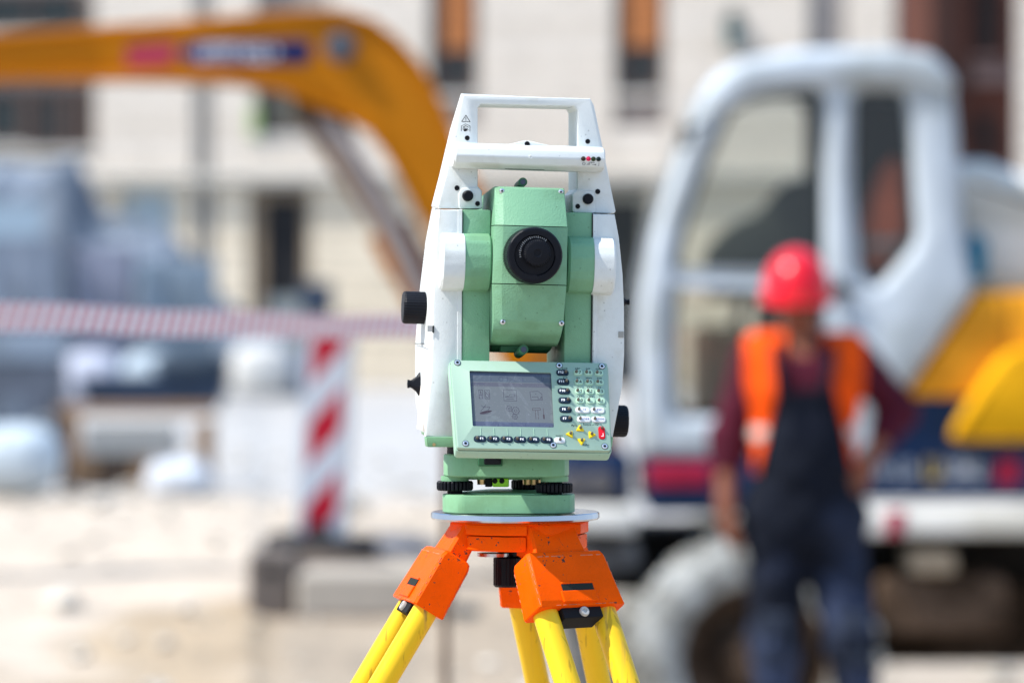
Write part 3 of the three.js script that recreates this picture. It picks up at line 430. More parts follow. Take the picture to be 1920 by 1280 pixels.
  sg.translate(0, 0, -0.0021); part('screen', sg, M(col(0.92, 0.92, 0.92), 0.22, { map: st, specularIntensity: 0.8, roughnessMap: T.smudge }), kp, { keepUV: true });
  // keys: raised pads, each with a small worn metal dome
  const studM = M(col(0.20, 0.17, 0.145), 0.4, { metalness: 0.55 });
  for (const k of keys) {
    const g = slab(k.poly, -0.0004, k.h, 0.00035); const m = part('key', uvPanel(g), keyM, kp, { keepUV: true });
    const s = k.stud; part('key_dome', [toZ(lathe([[0, 0.0029], [0.0004, 0.0029], [0.0008, 0.0025], [0.0011, 0.0016], [0.0012, 0.0004], [0.0012, -0.0004], [0, -0.0004]], 18)).translate(s.x, s.y, k.h)], studM, m);
  }
  for (let i = 0; i < 6; i++) { const a = K(671 + i * 104.2, 676 + i * 1.4, 0), b = K(675 + i * 104.2, 736 + i * 1.4, 0); part('soft_key_rib', bar(V3(a.x, a.y, 0.0001), V3(b.x, b.y, 0.0001), 0.0005, 0.0007, 0.0002), mat.panel, kp); }
  for (const [zx, zy] of [[490, 166], [1287, 189], [1621, 195], [554, 798], [1240, 811], [1643, 820]]) {
    const p = K(zx, zy); const m = part('screw', [toZ(lathe([[0.0012, 0.0004], [0.0020, 0.0006], [0.0023, 0.0002], [0.0023, -0.0005], [0, -0.0005], [0, -0.0002]], 24)).translate(p.x, p.y, 0.0002)], M(col(0.80, 0.80, 0.82), 0.3, { metalness: 0.9 }), kp);
    part('screw_socket', toZ(lathe([[0, 0.0005], [0.0008, 0.0005], [0.0013, 0.0003], [0.0013, -0.0005], [0, -0.0005]], 6)).translate(p.x, p.y, 0.0003), mat.blackMatte, m);
    part('screw_rim', toZ(lathe([[0.0023, -0.0004], [0.0023, 0.0002], [0.0028, 0.0002], [0.0028, -0.0004]], 24)).translate(p.x, p.y, 0.0001), M(col(0.06, 0.10, 0.12), 0.8), m);
  }
}

// ================================================================ TRIBRACH
{
  const t = thing('tribrach', 'green three-screw levelling base clamped between the instrument and the tripod plate', 'levelling base', [0, PLATE_Y, 0]);
  const P = (px, py, z) => on(t, px, py, z), Y = (py, z = 0.045) => P(950, py, z).y;
  const plan = (x0, x1, zf, zb, cut) => { const w = x1 - x0, cx = (x0 + x1) / 2; return rounded([V2(x0 + cut * 0.25, zf - cut), V2(x0 + cut, zf), V2(x1 - cut * 1.1, zf + 0.002), V2(x1 - cut * 0.2, zf - cut * 0.7), V2(x1 + 0.001, zf - 0.030), V2(cx + 0.017, zb), V2(cx - 0.017, zb), V2(x0 - 0.001, zf - 0.030)], 0.004, 4); };
  const bx0 = P(830, 940, 0.03).x, bx1 = P(1077, 940, 0.03).x, tx0 = P(832, 870, 0.03).x, tx1 = P(1066, 870, 0.03).x;
  const base = part('foot_plate', disc(plan(bx0, bx1, 0.049, -0.062, 0.014), 0.0002, Y(928), 0.0008), mat.greenBase, t);
  part('spring_plate', disc(plan(bx0 + 0.012, bx1 - 0.010, 0.040, -0.050, 0.02), Y(928) - 0.0002, Y(925.5), 0.0004), mat.greenBase, base);
  const yT = Y(853), yB = Y(894), top = [tx0, tx1];
  const upper = part('upper_plate', disc(plan(tx0, tx1, 0.048, -0.060, 0.012), yB, yT, 0.0009), mat.greenBase, t);
  part('under_plate', disc(plan(tx0 + 0.007, tx1 - 0.007, 0.026, -0.050, 0.012), Y(901), yB - 0.0001, 0.0006), mat.greenBase, upper);
  // notch with the release lever on the front edge
  { const a = P(896, 858, 0.05), b = P(942, 874, 0.05); part('release_recess', rbox(b.x - a.x, a.y - b.y, 0.004, 0.0012, (a.x + b.x) / 2, (a.y + b.y) / 2, 0.0488), mat.greenDark, upper); part('release_lever', rbox((b.x - a.x) * 0.70, (a.y - b.y) * 0.75, 0.006, 0.0012, (a.x + b.x) / 2 + 0.002, (a.y + b.y) / 2 + 0.0005, 0.0492), mat.black, upper); }
  // foot screws: knurled drums on threaded spindles
  const screw = (px, py, z, r, h) => { const p = P(px, py, z), g = gearPoly(r, 26, r * 0.14, 6), S = (y, k) => g.map((q) => V3(p.x + q.x * k, y, p.z + q.y * k)); const m = part('foot_screw', loft([S(p.y - h / 2, 0.93), S(p.y - h / 2 + 0.0012, 1), S(p.y + h / 2 - 0.0012, 1), S(p.y + h / 2, 0.93)], ['x', 'z']), mat.black, t); part('spindle', [rod(V3(p.x, 0.008, p.z), V3(p.x, yB, p.z), 0.0062, 0.0062, 24)], mat.blackMatte, m); part('screw_collar', rod(V3(p.x, Y(904), p.z), V3(p.x, yB - 0.0001, p.z), 0.0115, 0.0115, 28), mat.greenBase, m); };
  screw(852.8, 910.2, 0.022, 0.0150, 0.0078); screw(1039.5, 914.5, 0.030, 0.0151, 0.0080); screw(992, 908, -0.042, 0.0150, 0.0078);
  // fluorescent circular level housing with two dark holes, brass adjusters
  { const a = P(923, 897, 0.03), b = P(954.5, 913, 0.03), cx = (a.x + b.x) / 2, cy = (a.y + b.y) / 2, h = a.y - b.y; const m = part('level_housing', rbox(b.x - a.x, h, 0.022, 0.0012, cx, cy, 0.018), mat.lime, t);
    for (const px of [928, 941]) { const q = P(px, 901.5, 0.029); part('level_hole', toZ(lathe([[0, 0.0006], [0.0019, 0.0006], [0.0022, 0], [0.0022, -0.001], [0, -0.001]], 16)).translate(q.x, q.y, 0.0291), mat.blackMatte, m); }
    part('level_bracket', rbox(0.006, h * 1.0, 0.024, 0.001, a.x - 0.003, cy, 0.016), mat.blackMatte, m); }
  for (const [px, z] of [[905, 0.02], [991, 0.01], [1003, 0.012]]) { const q = P(px, 899, z); part('adjusting_screw', rod(V3(q.x, q.y - 0.004, z), V3(q.x, q.y + 0.004, z), 0.0045, 0.0050, 20), mat.brass, t); }
}

// ================================================================ TRIPOD
{
  const t = thing('tripod', 'orange and yellow surveying tripod with scuffed enamel carrying the instrument', 'tripod', [0, 0, 0]);
  const P = (px, py, z) => on(t, px, py, z), Y = (py, z) => P(966, py, z).y;
  const R = 0.0697;
  part('head_plate', lathe([[0.016, PLATE_Y - 0.0008], [R - 0.0016, PLATE_Y - 0.0003], [R - 0.0004, PLATE_Y - 0.0010], [R, PLATE_Y - 0.0022], [R, PLATE_Y - 0.0050], [R - 0.0012, PLATE_Y - 0.0064], [R - 0.006, PLATE_Y - 0.0072], [0.016, PLATE_Y - 0.0072], [0.016, PLATE_Y - 0.0008]], 96), mat.alu, t, {});
  const yTop = PLATE_Y - 0.0073, y1 = Y(985, 0.055), y2 = Y(1004.5, 0.055), y3 = Y(1035, 0.055), cx = 0.0035;
  const legs = [{ az: 166, r0: 0.043, t: 0.615 }, { az: 57, r0: 0.0445, t: 0.600 }, { az: -70, r0: 0.043, t: 0.600 }].map((l) => ({ ...l, a: l.az * Math.PI / 180 }));
  const hubR = 0.0575;
  part('head_rim', lathe([[0.016, yTop], [hubR - 0.001, yTop], [hubR, yTop - 0.001], [hubR, y1 + 0.0005], [hubR - 0.001, y1], [0.016, y1], [0.016, yTop]], 72).translate(cx, 0, 0), mat.orange, t);
  // hub layers with three slots for the leg hinges
  const notch = (half, deep, r) => { const o = []; for (let k = 0; k < 3; k++) { const a = legs[[1, 0, 2][k]].a, b = k < 2 ? legs[[1, 0, 2][k + 1]].a : legs[1].a + 2 * Math.PI, an = Math.asin(half / r);
      let b2 = b; while (b2 < a) b2 += 2 * Math.PI; const c = (A, s, q) => V2(Math.cos(A) * q - Math.sin(A) * s, Math.sin(A) * q + Math.cos(A) * s);
      o.push(c(a, half, deep)); for (let i = 0; i <= 12; i++) { const th = mixn(a + an, b2 - an, i / 12); o.push(V2(Math.cos(th) * r, Math.sin(th) * r)); } o.push(c(b2, -half, deep)); } return o.map((p) => V2(p.x + cx, p.y)); };
  part('hub', disc(notch(0.0262, 0.030, hubR), y2, y1 - 0.0001, 0.0006), mat.orange, t);
  part('hub_lower', disc(notch(0.0262, 0.030, hubR - 0.0012), y3, y2 - 0.0009, 0.0014), mat.orange, t);
  part('hub_core', lathe([[0, y2], [0.030, y2], [0.030, y3 + 0.002], [0, y3 + 0.002]], 40).translate(cx, 0, 0), mat.blackMatte, t);
  // centre fixing screw hanging below
  { const x = P(951, 1070, 0.0).x; const g = gearPoly(0.0115, 22, 0.0008, 5), S = (y, k) => g.map((q) => V3(x + q.x * k, y, q.y * k)); part('fixing_screw', [loft([S(Y(1100, 0), 0.88), S(Y(1096, 0), 1), S(Y(1046, 0), 1), S(Y(1042, 0), 0.8)], ['x', 'z']), rod(V3(x, Y(1044, 0), 0), V3(x, y3 + 0.001, 0), 0.008, 0.008, 24)], mat.black, t); part('fixing_washer', lathe([[0, Y(1036, 0)], [0.0135, Y(1036, 0)], [0.0135, Y(1042, 0)], [0, Y(1042, 0)]], 32).translate(P(925, 1040, 0.0).x, 0, 0.004), mat.steel, t); }
  for (const l of legs) {
    const leg = new THREE.Group(); leg.name = 'leg'; t.add(leg);
    const rad = V3(Math.cos(l.a), 0, Math.sin(l.a)), tan = V3(-Math.sin(l.a), 0, Math.cos(l.a)), d = rad.clone().multiplyScalar(l.t).add(V3(0, -1, 0)).normalize(), nrm = tan.clone().cross(d).normalize();
    if (nrm.dot(rad) < 0) nrm.negate();
    const O = rad.clone().multiplyScalar(l.r0).add(V3(cx * 0.5, Y(986, 0.03), 0));
    const q = (s, n, w) => O.clone().addScaledVector(d, s).addScaledVector(nrm, n).addScaledVector(tan, w);
    const rect = (s, w, n0, n1, c = 0.002) => [q(s, n0, -w + c), q(s, n0, w - c), q(s, n0 + c * 0.7, w), q(s, n1 - c, w), q(s, n1, w - c), q(s, n1, -w + c), q(s, n1 - c, -w), q(s, n0 + c * 0.7, -w)];
    // the caps of a slanted box are triangulated in the leg's own plane, so loft in its axes and then turn it into place
    const basis = new THREE.Matrix4().makeBasis(tan, d.clone().negate(), nrm.clone().multiplyScalar(tan.clone().cross(d.clone().negate()).dot(nrm) > 0 ? 1 : -1)); basis.setPosition(O);
    const hand = tan.clone().cross(d.clone().negate()).dot(nrm) > 0 ? 1 : -1;
    const sec = (s, w, n0, n1, c = 0.0022) => [V3(-w + c, -s, n0), V3(w - c, -s, n0), V3(w, -s, n0 + c), V3(w, -s, n1 - c), V3(w - c, -s, n1), V3(-w + c, -s, n1), V3(-w, -s, n1 - c), V3(-w, -s, n0 + c)].map((p) => V3(p.x, p.y, p.z * hand));
    const put = (g) => g.applyMatrix4(basis);
    part('hinge_arm', put(loft([sec(-0.004, 0.0232, -0.010, 0.0065), sec(0.016, 0.0235, -0.010, 0.0075), sec(0.040, 0.027, -0.011, 0.0085)], ['x', 'z'])), mat.orange, leg);
    const sock = part('leg_socket', put(loft([sec(0.0285, 0.034, -0.010, 0.0100), sec(0.030, 0.0362, -0.0118, 0.0122), sec(0.034, 0.0375, -0.0130, 0.0136), sec(0.074, 0.0412, -0.0142, 0.0142), sec(0.0785, 0.0418, -0.0142, 0.0142), sec(0.0795, 0.0412, -0.0136, 0.0136)], ['x', 'z'])), mat.orange, leg);
    // slot, lip and dark clamp with its bolt on the outer face
    part('socket_slot', put(box(0.030, 0.0060, 0.0016, 0, -0.0632, 0.0140 * hand)), mat.seam, leg);
    part('socket_slot_edge', put(rbox(0.030, 0.0018, 0.0020, 0.0006, 0, -0.0592, 0.0143 * hand)), mat.orange, leg);
    part('socket_lip', put(rbox(0.034, 0.0105, 0.004, 0.001, 0.001, -0.0715, 0.0138 * hand)), mat.orange, leg);
    const cl = part('clamp_plate', put(rbox(0.038, 0.0105, 0.020, 0.001, 0, -0.0835, 0.0006 * hand)), mat.blackMatte, leg);
    part('clamp_bolt', put(toZ(lathe([[0, 0.0016], [0.0016, 0.0016], [0.0020, 0.0026], [0.0036, 0.0026], [0.0042, 0.0016], [0.0042, -0.001], [0, -0.001]], 24)).rotateY(hand > 0 ? 0 : Math.PI).translate(-0.001, -0.0838, 0.0106 * hand)), M(col(0.45, 0.44, 0.42), 0.4), leg);
    { // paint rubbed through to pale primer along the socket's edges
      const rw = rng(500 + Math.round(l.az)), g = []; for (const [sx, nn] of [[-1, 1], [1, 1], [-1, -1], [1, -1]]) { let s = 0.036; while (s < 0.074) { const len = 0.002 + 0.010 * rw() * rw(), w = mixn(0.0375, 0.0412, (s - 0.034) / 0.04) - 0.0011; g.push(rbox(0.0006 + 0.0008 * rw(), len, 0.0005, 0.0002).rotateY(sx * nn * Math.PI / 4).translate(sx * w, -(s + len / 2), nn * (0.0128 + (s - 0.034) * 0.012) * hand)); s += len + 0.001 + 0.006 * rw(); } }
      for (const sx of [-1, 1]) for (let k = 0; k < 7; k++) { const x = sx * rw() * 0.036, len = 0.001 + 0.006 * rw(); g.push(rbox(len, 0.0005 + 0.0005 * rw(), 0.0005, 0.0002, x, -0.0342, 0.0136 * hand), rbox(len * 0.8, 0.0005, 0.0005, 0.0002, x * 0.9, -0.0786, 0.0143 * hand)); }
      tag(part('edge_wear', g.map((q) => put(q)), M(col(0.62, 0.20, 0.10), 0.7), leg), null, null, null, 'stuff'); }
    // two poles down to the clamp, then the sliding lower leg with its steel point
    const sEnd = (O.y + 0.0) / -d.y;              // where the axis meets the ground
    for (const w of [-0.0282, 0.0282]) part('pole', [rod(q(0.070, -0.0005, w), q(sEnd - 0.62, -0.0005, w * 0.98), 0.0104, 0.0104, 28)], mat.pole, leg, {});
    part('lower_clamp', put(rbox(0.088, 0.07, 0.032, 0.006, 0, -(sEnd - 0.61), 0)), mat.orange, leg);
    part('lower_leg', [rod(q(sEnd - 1.05, -0.0005, 0), q(sEnd - 0.10, -0.0005, 0), 0.0125, 0.0125, 24)], mat.pole, leg);
    part('steel_point', [rod(q(sEnd - 0.12, -0.0005, 0), q(sEnd + 0.03, -0.0005, 0), 0.016, 0.003, 24), bar(q(sEnd - 0.07, 0, 0), q(sEnd - 0.07, 0.05, 0), 0.03, 0.006)], mat.steel, leg);
  }
}

// ================================================================ GROUND
const hash2 = (() => { const g = fbm(512, 8, 91, 5); return (x, z, s) => g(((x * s) % 512 + 512) % 512, ((z * s) % 512 + 512) % 512) - 0.5; })();
function height(x, z) {
  const D = 3.17 - z, left = mixn(0.50, 0.37, sm(-17, -26, z)), mid = mixn(0.47, 0.34, sm(-17, -26, z)), L = sm(0.03, -0.03, x + 0.0665 * D + 0.012 * Math.sin(z * 3.1)), Mf = Math.max(sm(0.48, 0.14, x), sm(-20, -27, z));
  const bank = sm(-5.0, -6.5, z) * mixn(Mf * mid, left, L), pit = -0.29 * sm(0.30, 0.75, x) * sm(-10.4, -11.4, z) * sm(-19.5, -16.5, z);
  const near = sm(45, 20, Math.hypot(x, z));
  return bank + pit + near * (0.09 * hash2(x, z, 60) + 0.06 * hash2(z, x, 210)) * sm(0.5, 3, Math.hypot(x, z));
}
{
  const N = 420, K = 400, pos = [], idx = [], colr = [], uv = [];
  const fx = (t) => Math.sinh(t * 7.6) / Math.sinh(7.6) * 420, fz = (t) => 12 - (Math.pow(t, 2.9) * 430 + t * 38);
  for (let j = 0; j <= K; j++) for (let i = 0; i <= N; i++) {
    const x = fx(i / N * 2 - 1), z = fz(j / K); pos.push(x, height(x, z), z); uv.push(x, z);
    const paved = sm(-21, -25, z + 2.5 * hash2(x, z, 20)), br = sm(0.02, 0.17, hash2(x * 0.8 + 31, z * 0.5, 48)), pit = sm(-0.05, 0.05, x + 0.062 * (3.17 - z)) * sm(-19, -16, z);
    const s = [0.64, 0.56, 0.475], d = [0.46, 0.36, 0.25], g = [0.52, 0.52, 0.525], p = [0.40, 0.345, 0.285];
    for (let k = 0; k < 3; k++) colr.push(mixn(mixn(mixn(s[k], d[k], br * 0.9), p[k], pit * 0.7), g[k], paved));
  }
  for (let j = 0; j < K; j++) for (let i = 0; i < N; i++) { const a = j * (N + 1) + i, b = a + 1, c = a + N + 1, e = c + 1; idx.push(a, b, c, b, e, c); }
  const g = new THREE.BufferGeometry(); g.setAttribute('position', new THREE.Float32BufferAttribute(pos, 3)); g.setAttribute('color', new THREE.Float32BufferAttribute(colr, 3)); g.setAttribute('uv', new THREE.Float32BufferAttribute(uv, 2)); g.setIndex(idx); g.computeVertexNormals();
  if (g.attributes.normal.getY(1000) < 0) { const ix = g.index.array; for (let i = 0; i < ix.length; i += 3) { const q = ix[i]; ix[i] = ix[i + 1]; ix[i + 1] = q; } g.computeVertexNormals(); }
  const m = new THREE.Mesh(g, M(col(1, 1, 1), 0.95, { vertexColors: true, map: T.sand, bumpMap: T.sandBump, bumpScale: 0.03 })); m.name = 'ground'; m.receiveShadow = true; m.userData = { kind: 'structure' }; scene.add(m);
  // loose stones
  const r = rng(77), st = new THREE.IcosahedronGeometry(1, 1), sp = st.attributes.position; for (let i = 0; i < sp.count; i++) { const k = 0.8 + 0.35 * Math.sin(sp.getX(i) * 5 + sp.getY(i) * 7 + sp.getZ(i) * 3); sp.setXYZ(i, sp.getX(i) * k, sp.getY(i) * k * 0.65, sp.getZ(i) * k); } st.computeVertexNormals();
  const stones = new THREE.InstancedMesh(st, M(col(1, 1, 1), 0.9), 3800), mm = new THREE.Matrix4(), qq = new THREE.Quaternion();
  for (let i = 0; i < 3800; i++) { const z = 1 - 34 * Math.sqrt(r()), x = (r() - 0.5) * (5 + Math.abs(z) * 0.6), s = 0.010 + 0.05 * r() ** 4 + (r() < 0.03 ? 0.03 + 0.05 * r() : 0); qq.setFromEuler(new THREE.Euler(0, r() * 6.28, (r() - 0.5) * 0.5)); mm.compose(V3(x, height(x, z) + s * 0.3, z), qq, V3(s, s * (0.7 + 0.5 * r()), s)); stones.setMatrixAt(i, mm); const v = 0.40 + 0.26 * r(); stones.setColorAt(i, col(v, v * 0.91, v * 0.79)); }
  stones.name = 'loose_stones'; tag(stones, 'loose pale stones scattered over the sandy ground of the site', 'stones', null, 'stuff'); stones.castShadow = stones.receiveShadow = true; scene.add(stones);
}

function footing(px, py) { // where a sight line meets the ground
  const d = sight(px, py); let p = camera.position.clone(); for (let t = 6; t < 140; t += 0.05) { p = camera.position.clone().addScaledVector(d, t); if (p.y <= height(p.x, p.z)) break; } return p; }
// ================================================================ STONE BUILDING
const stoneM = [0, 1, 2, 3].map((k) => M(col(0.87 - 0.02 * k, 0.785 - 0.022 * k, 0.69 - 0.024 * k), 0.9, { map: T.stone, bumpMap: T.stoneBump, bumpScale: 0.01 }));
const wallM = M(col(0.34, 0.31, 0.285), 0.92, { map: T.stone }), trimM = M(col(0.68, 0.66, 0.61), 0.9, { map: T.stone }), groundFloorM = [0, 1, 2].map((k) => M(col(0.85 - 0.03 * k, 0.75 - 0.03 * k, 0.60 - 0.03 * k), 0.9, { map: T.stone, bumpMap: T.stoneBump, bumpScale: 0.01 }));
const frameM = M(col(0.10, 0.07, 0.06), 0.6), paneM = M(col(0.015, 0.022, 0.022), 0.06, { phys: true, clearcoat: 0.6 }), blindM = M(col(0.52, 0.20, 0.075), 0.85, { map: T.cloth }), bluePane = M(col(0.35, 0.46, 0.55), 0.15), greyStone = M(col(0.30, 0.275, 0.265), 0.9, { map: T.stone });
{
  const zb = -72, F = 0.01044;
  const b = thing('stone_building', 'long pale stone building with coursed masonry and orange window blinds closing off the background', 'building', [0, 0.34, zb], -0.16);
  const lx = (px) => at(px, 500, zb).x, ly = (py) => at(960, py, zb).y - 0.34;
  const wall = part('wall', [box(62, 16, 6, 0, 8, -3.9)], wallM, b);
  const r = rng(12);
  const courses = (x0, x1, y0, y1, mats, ch, name, depth = 0.35) => { // pixel columns x0..x1, metres y0..y1: one block per course, joints recessed
    const a = lx(x0), e = lx(x1), n = Math.max(1, Math.round((y1 - y0) / ch)), h = (y1 - y0) / n;
    for (let k = 0; k < n; k++) part(name, rbox(e - a, h - 0.035, depth, 0.02, (a + e) / 2, y0 + (k + 0.5) * h, -0.9 + depth / 2 + 0.003), mats[Math.floor(r() * mats.length)], b); };
  const yC = ly(333), yU = ly(322), yTop = 9.2;
  // upper storey piers
  for (const [x0, x1] of [[-420, -170], [140, 334], [371, 452], [598, 792], [888, 1146], [1243, 1512], [1582, 1672]]) courses(x0, x1, yU + 0.02, yTop, stoneM, 0.272, 'stone_course', 0.36);
  courses(452, 598, yU + 0.02, ly(250), stoneM, 0.272, 'stone_course', 0.36); courses(-170, 140, ly(62), ly(44), stoneM, 0.3, 'stone_course', 0.42);
  courses(792, 888, yU + 0.02, ly(238), stoneM, 0.272, 'stone_course', 0.36); courses(1146, 1243, yU + 0.02, ly(238), stoneM, 0.272, 'stone_course', 0.36);
  // grey recessed strips
  for (const [x0, x1] of [[1512, 1580], [1672, 1760]]) part('pilaster', rbox(lx(x1) - lx(x0), yTop - yU, 0.2, 0.02, (lx(x0) + lx(x1)) / 2, (yTop + yU) / 2, -0.79), greyStone, b);
  part('downpipe', [rod(V3(lx(352), 0.1, -0.68), V3(lx(352), yTop, -0.68), 0.12, 0.12, 16)], M(col(0.30, 0.29, 0.28), 0.7), b);
  // upper windows
  const win = (x0, x1, y0, y1, o = {}) => { // pixels
    const a = lx(x0), e = lx(x1), t = Math.min(yTop - 0.1, ly(y0)), u = ly(y1), w = e - a, h = t - u, cx = (a + e) / 2, cy = (t + u) / 2, zf = o.z ?? -0.78;
    const f = part('window', [box(0.12, h, 0.12, a + 0.06, cy, zf), box(0.12, h, 0.12, e - 0.06, cy, zf), box(w - 0.24, 0.12, 0.12, cx, t - 0.06, zf), box(w - 0.24, 0.12, 0.12, cx, u + 0.06, zf), box(0.07, h - 0.24, 0.07, cx, cy, zf)], o.frame ?? frameM, b);
    part('pane', box(w - 0.24, h - 0.24, 0.02, cx, cy, zf - 0.04), o.pane ?? paneM, f);
    if (o.blind) { const bb = ly(o.blind); const bw = o.bx ? lx(o.bx[1]) - lx(o.bx[0]) : w - 0.3, bc = o.bx ? (lx(o.bx[0]) + lx(o.bx[1])) / 2 : cx; const slats = Math.max(1, Math.round((t - bb) / 0.16)); part('blind', Array.from({ length: slats }, (_, k) => box(bw, 0.145, 0.03, bc, bb + (k + 0.5) * (t - bb) / slats, zf + 0.09)), blindM, f); }
    if (o.sill !== false) part('sill', rbox(w + 0.16, 0.10, 0.22, 0.02, cx, u - 0.055, zf + 0.16), trimM, f); return f; };
  win(797, 886, -40, 172, { blind: 88, bx: [816, 872] }); win(1150, 1240, -40, 172, { blind: 86, bx: [1163, 1230] });
  for (const [x0, x1] of [[799, 884], [1151, 1239]]) part('window_apron', rbox(lx(x1) - lx(x0), ly(178) - ly(238), 0.12, 0.02, (lx(x0) + lx(x1)) / 2, (ly(178) + ly(238)) / 2, -0.78), M(col(0.38, 0.32, 0.29), 0.9, { map: T.stone }), b);
  win(-100, 112, -40, 44, {}); win(462, 596, 120, 246, { pane: M(col(0.16, 0.15, 0.12), 0.4) }); win(-160, -6, 150, 262, {}); win(0, 78, 150, 270, {}); win(84, 134, 150, 270, {});
  courses(-170, 138, ly(285), ly(272), stoneM, 0.3, 'stone_course', 0.3); courses(-170, 138, yU, ly(290), stoneM, 0.272, 'stone_course', 0.3);
  // small lamp on the right pier
  { const x = lx(1372), y = ly(66); const l = part('wall_lamp', [rbox(0.30, 0.60, 0.26, 0.05, x, y, -0.42), rbox(0.08, 0.2, 0.2, 0.02, x, y + 0.42, -0.5), lathe([[0, 0.16], [0.2, 0.02], [0.24, 0], [0, 0]], 12).translate(x, y + 0.32, -0.4)], M(col(0.035, 0.06, 0.06), 0.3), b); part('lamp_glass', rbox(0.20, 0.36, 0.06, 0.02, x, y - 0.02, -0.29), M(col(0.12, 0.22, 0.23), 0.1), l); }
  { const x = lx(455), y = ly(220); part('green_sign', rbox(0.16, 0.62, 0.12, 0.02, x, y, -0.47), M(col(0.28, 0.42, 0.16), 0.6), b); }
  // cornice over the ground floor
  part('cornice', [rbox(lx(1740) - lx(-420), yU - yC, 0.6, 0.03, (lx(-420) + lx(1740)) / 2, (yU + yC) / 2, -0.60), rbox(lx(1740) - lx(-420), 0.10, 0.4, 0.02, (lx(-420) + lx(1740)) / 2, yC - 0.052, -0.7)], trimM, b);
  // ground floor
  for (const [x0, x1] of [[-420, 20], [140, 184], [296, 332], [372, 440], [562, 800], [880, 1105], [1215, 1740]]) courses(x0, x1, 0, yC - 0.11, groundFloorM, 0.42, 'ashlar_course', 0.3);
  courses(184, 296, 0, ly(455), groundFloorM, 0.42, 'ashlar_course', 0.3);
  part('pilaster', rbox(lx(366) - lx(336), yC - 0.11 - 1.6, 0.16, 0.02, (lx(336) + lx(366)) / 2, (yC - 0.11 + 1.6) / 2, -0.8), M(col(0.16, 0.17, 0.15), 0.9), b);
  win(188, 292, 342, 448, { pane: bluePane, frame: M(col(0.5, 0.48, 0.4), 0.8) });
  win(806, 876, 350, 520, { pane: bluePane });
  { const a = lx(444), e = lx(558), t = yC - 0.2; const d = part('door', [box(0.25, t, 0.2, a + 0.125, t / 2, -0.76), box(0.12, t, 0.2, e - 0.06, t / 2, -0.76), box(e - a - 0.37, 0.14, 0.2, (a + e) / 2 + 0.06, t - 0.07, -0.76)], M(col(0.22, 0.17, 0.12), 0.8), b); part('door_panel', box(e - a - 0.37, t * 0.5, 0.05, (a + e) / 2 + 0.06, t * 0.73 - 0.1, -0.80), M(col(0.02, 0.02, 0.022), 0.3), d); part('door_panel', box(e - a - 0.37, t * 0.45, 0.05, (a + e) / 2 + 0.06, t * 0.23, -0.80), M(col(0.24, 0.27, 0.28), 0.5), d); }
  { const a = lx(1108), e = lx(1212), t = yC - 0.2; const d = part('door', [box(0.12, t, 0.2, a + 0.06, t / 2, -0.76), box(0.12, t, 0.2, e - 0.06, t / 2, -0.76), box(e - a - 0.24, 0.2, 0.2, (a + e) / 2, t - 0.1, -0.76)], M(col(0.30, 0.29, 0.24), 0.8), b); part('door_panel', box(e - a - 0.24, t - 0.2, 0.05, (a + e) / 2, (t - 0.2) / 2, -0.80), M(col(0.03, 0.032, 0.03), 0.4), d); }
  { // the facade goes on beyond the frame: more masonry, windows and a second row above
    const far = [], xL = lx(-420), xR = lx(1760), bays = []; for (let x = -30.6; x < xL - 3.2; x += 3.5) bays.push(x); for (let x = xR + 0.3; x < 28; x += 3.5) bays.push(x);
    for (const x of bays) { for (let y = 0.02; y < 15.8; y += 0.40) far.push(rbox(2.1, 0.365, 0.36, 0.02, x + 1.05, y + 0.2, -0.717)); for (const y of [0.9, 4.9, 9.9]) { const f = part('window', [box(0.12, 2.6, 0.12, x + 2.2, y + 1.3, -0.78), box(0.12, 2.6, 0.12, x + 3.36, y + 1.3, -0.78), box(1.04, 0.12, 0.12, x + 2.78, y + 2.54, -0.78), box(1.04, 0.12, 0.12, x + 2.78, y + 0.06, -0.78)], frameM, b); part('pane', box(1.04, 2.36, 0.02, x + 2.78, y + 1.3, -0.82), paneM, f); part('sill', rbox(1.36, 0.1, 0.22, 0.02, x + 2.78, y - 0.056, -0.62), trimM, f); } }
    for (const [x0, x1] of [[-420, 334], [371, 792], [888, 1146], [1243, 1740]]) for (let y = yTop + 0.02; y < 15.8; y += 0.40) far.push(rbox(lx(x1) - lx(x0), 0.365, 0.36, 0.02, (lx(x0) + lx(x1)) / 2, y + 0.2, -0.717));
    tag(part('upper_masonry', far, stoneM[1], b), null, null, null, 'stuff'); }
  part('roof', [box(62, 0.5, 6.6, 0, 16.26, -3.7)], greyStone, b);
}
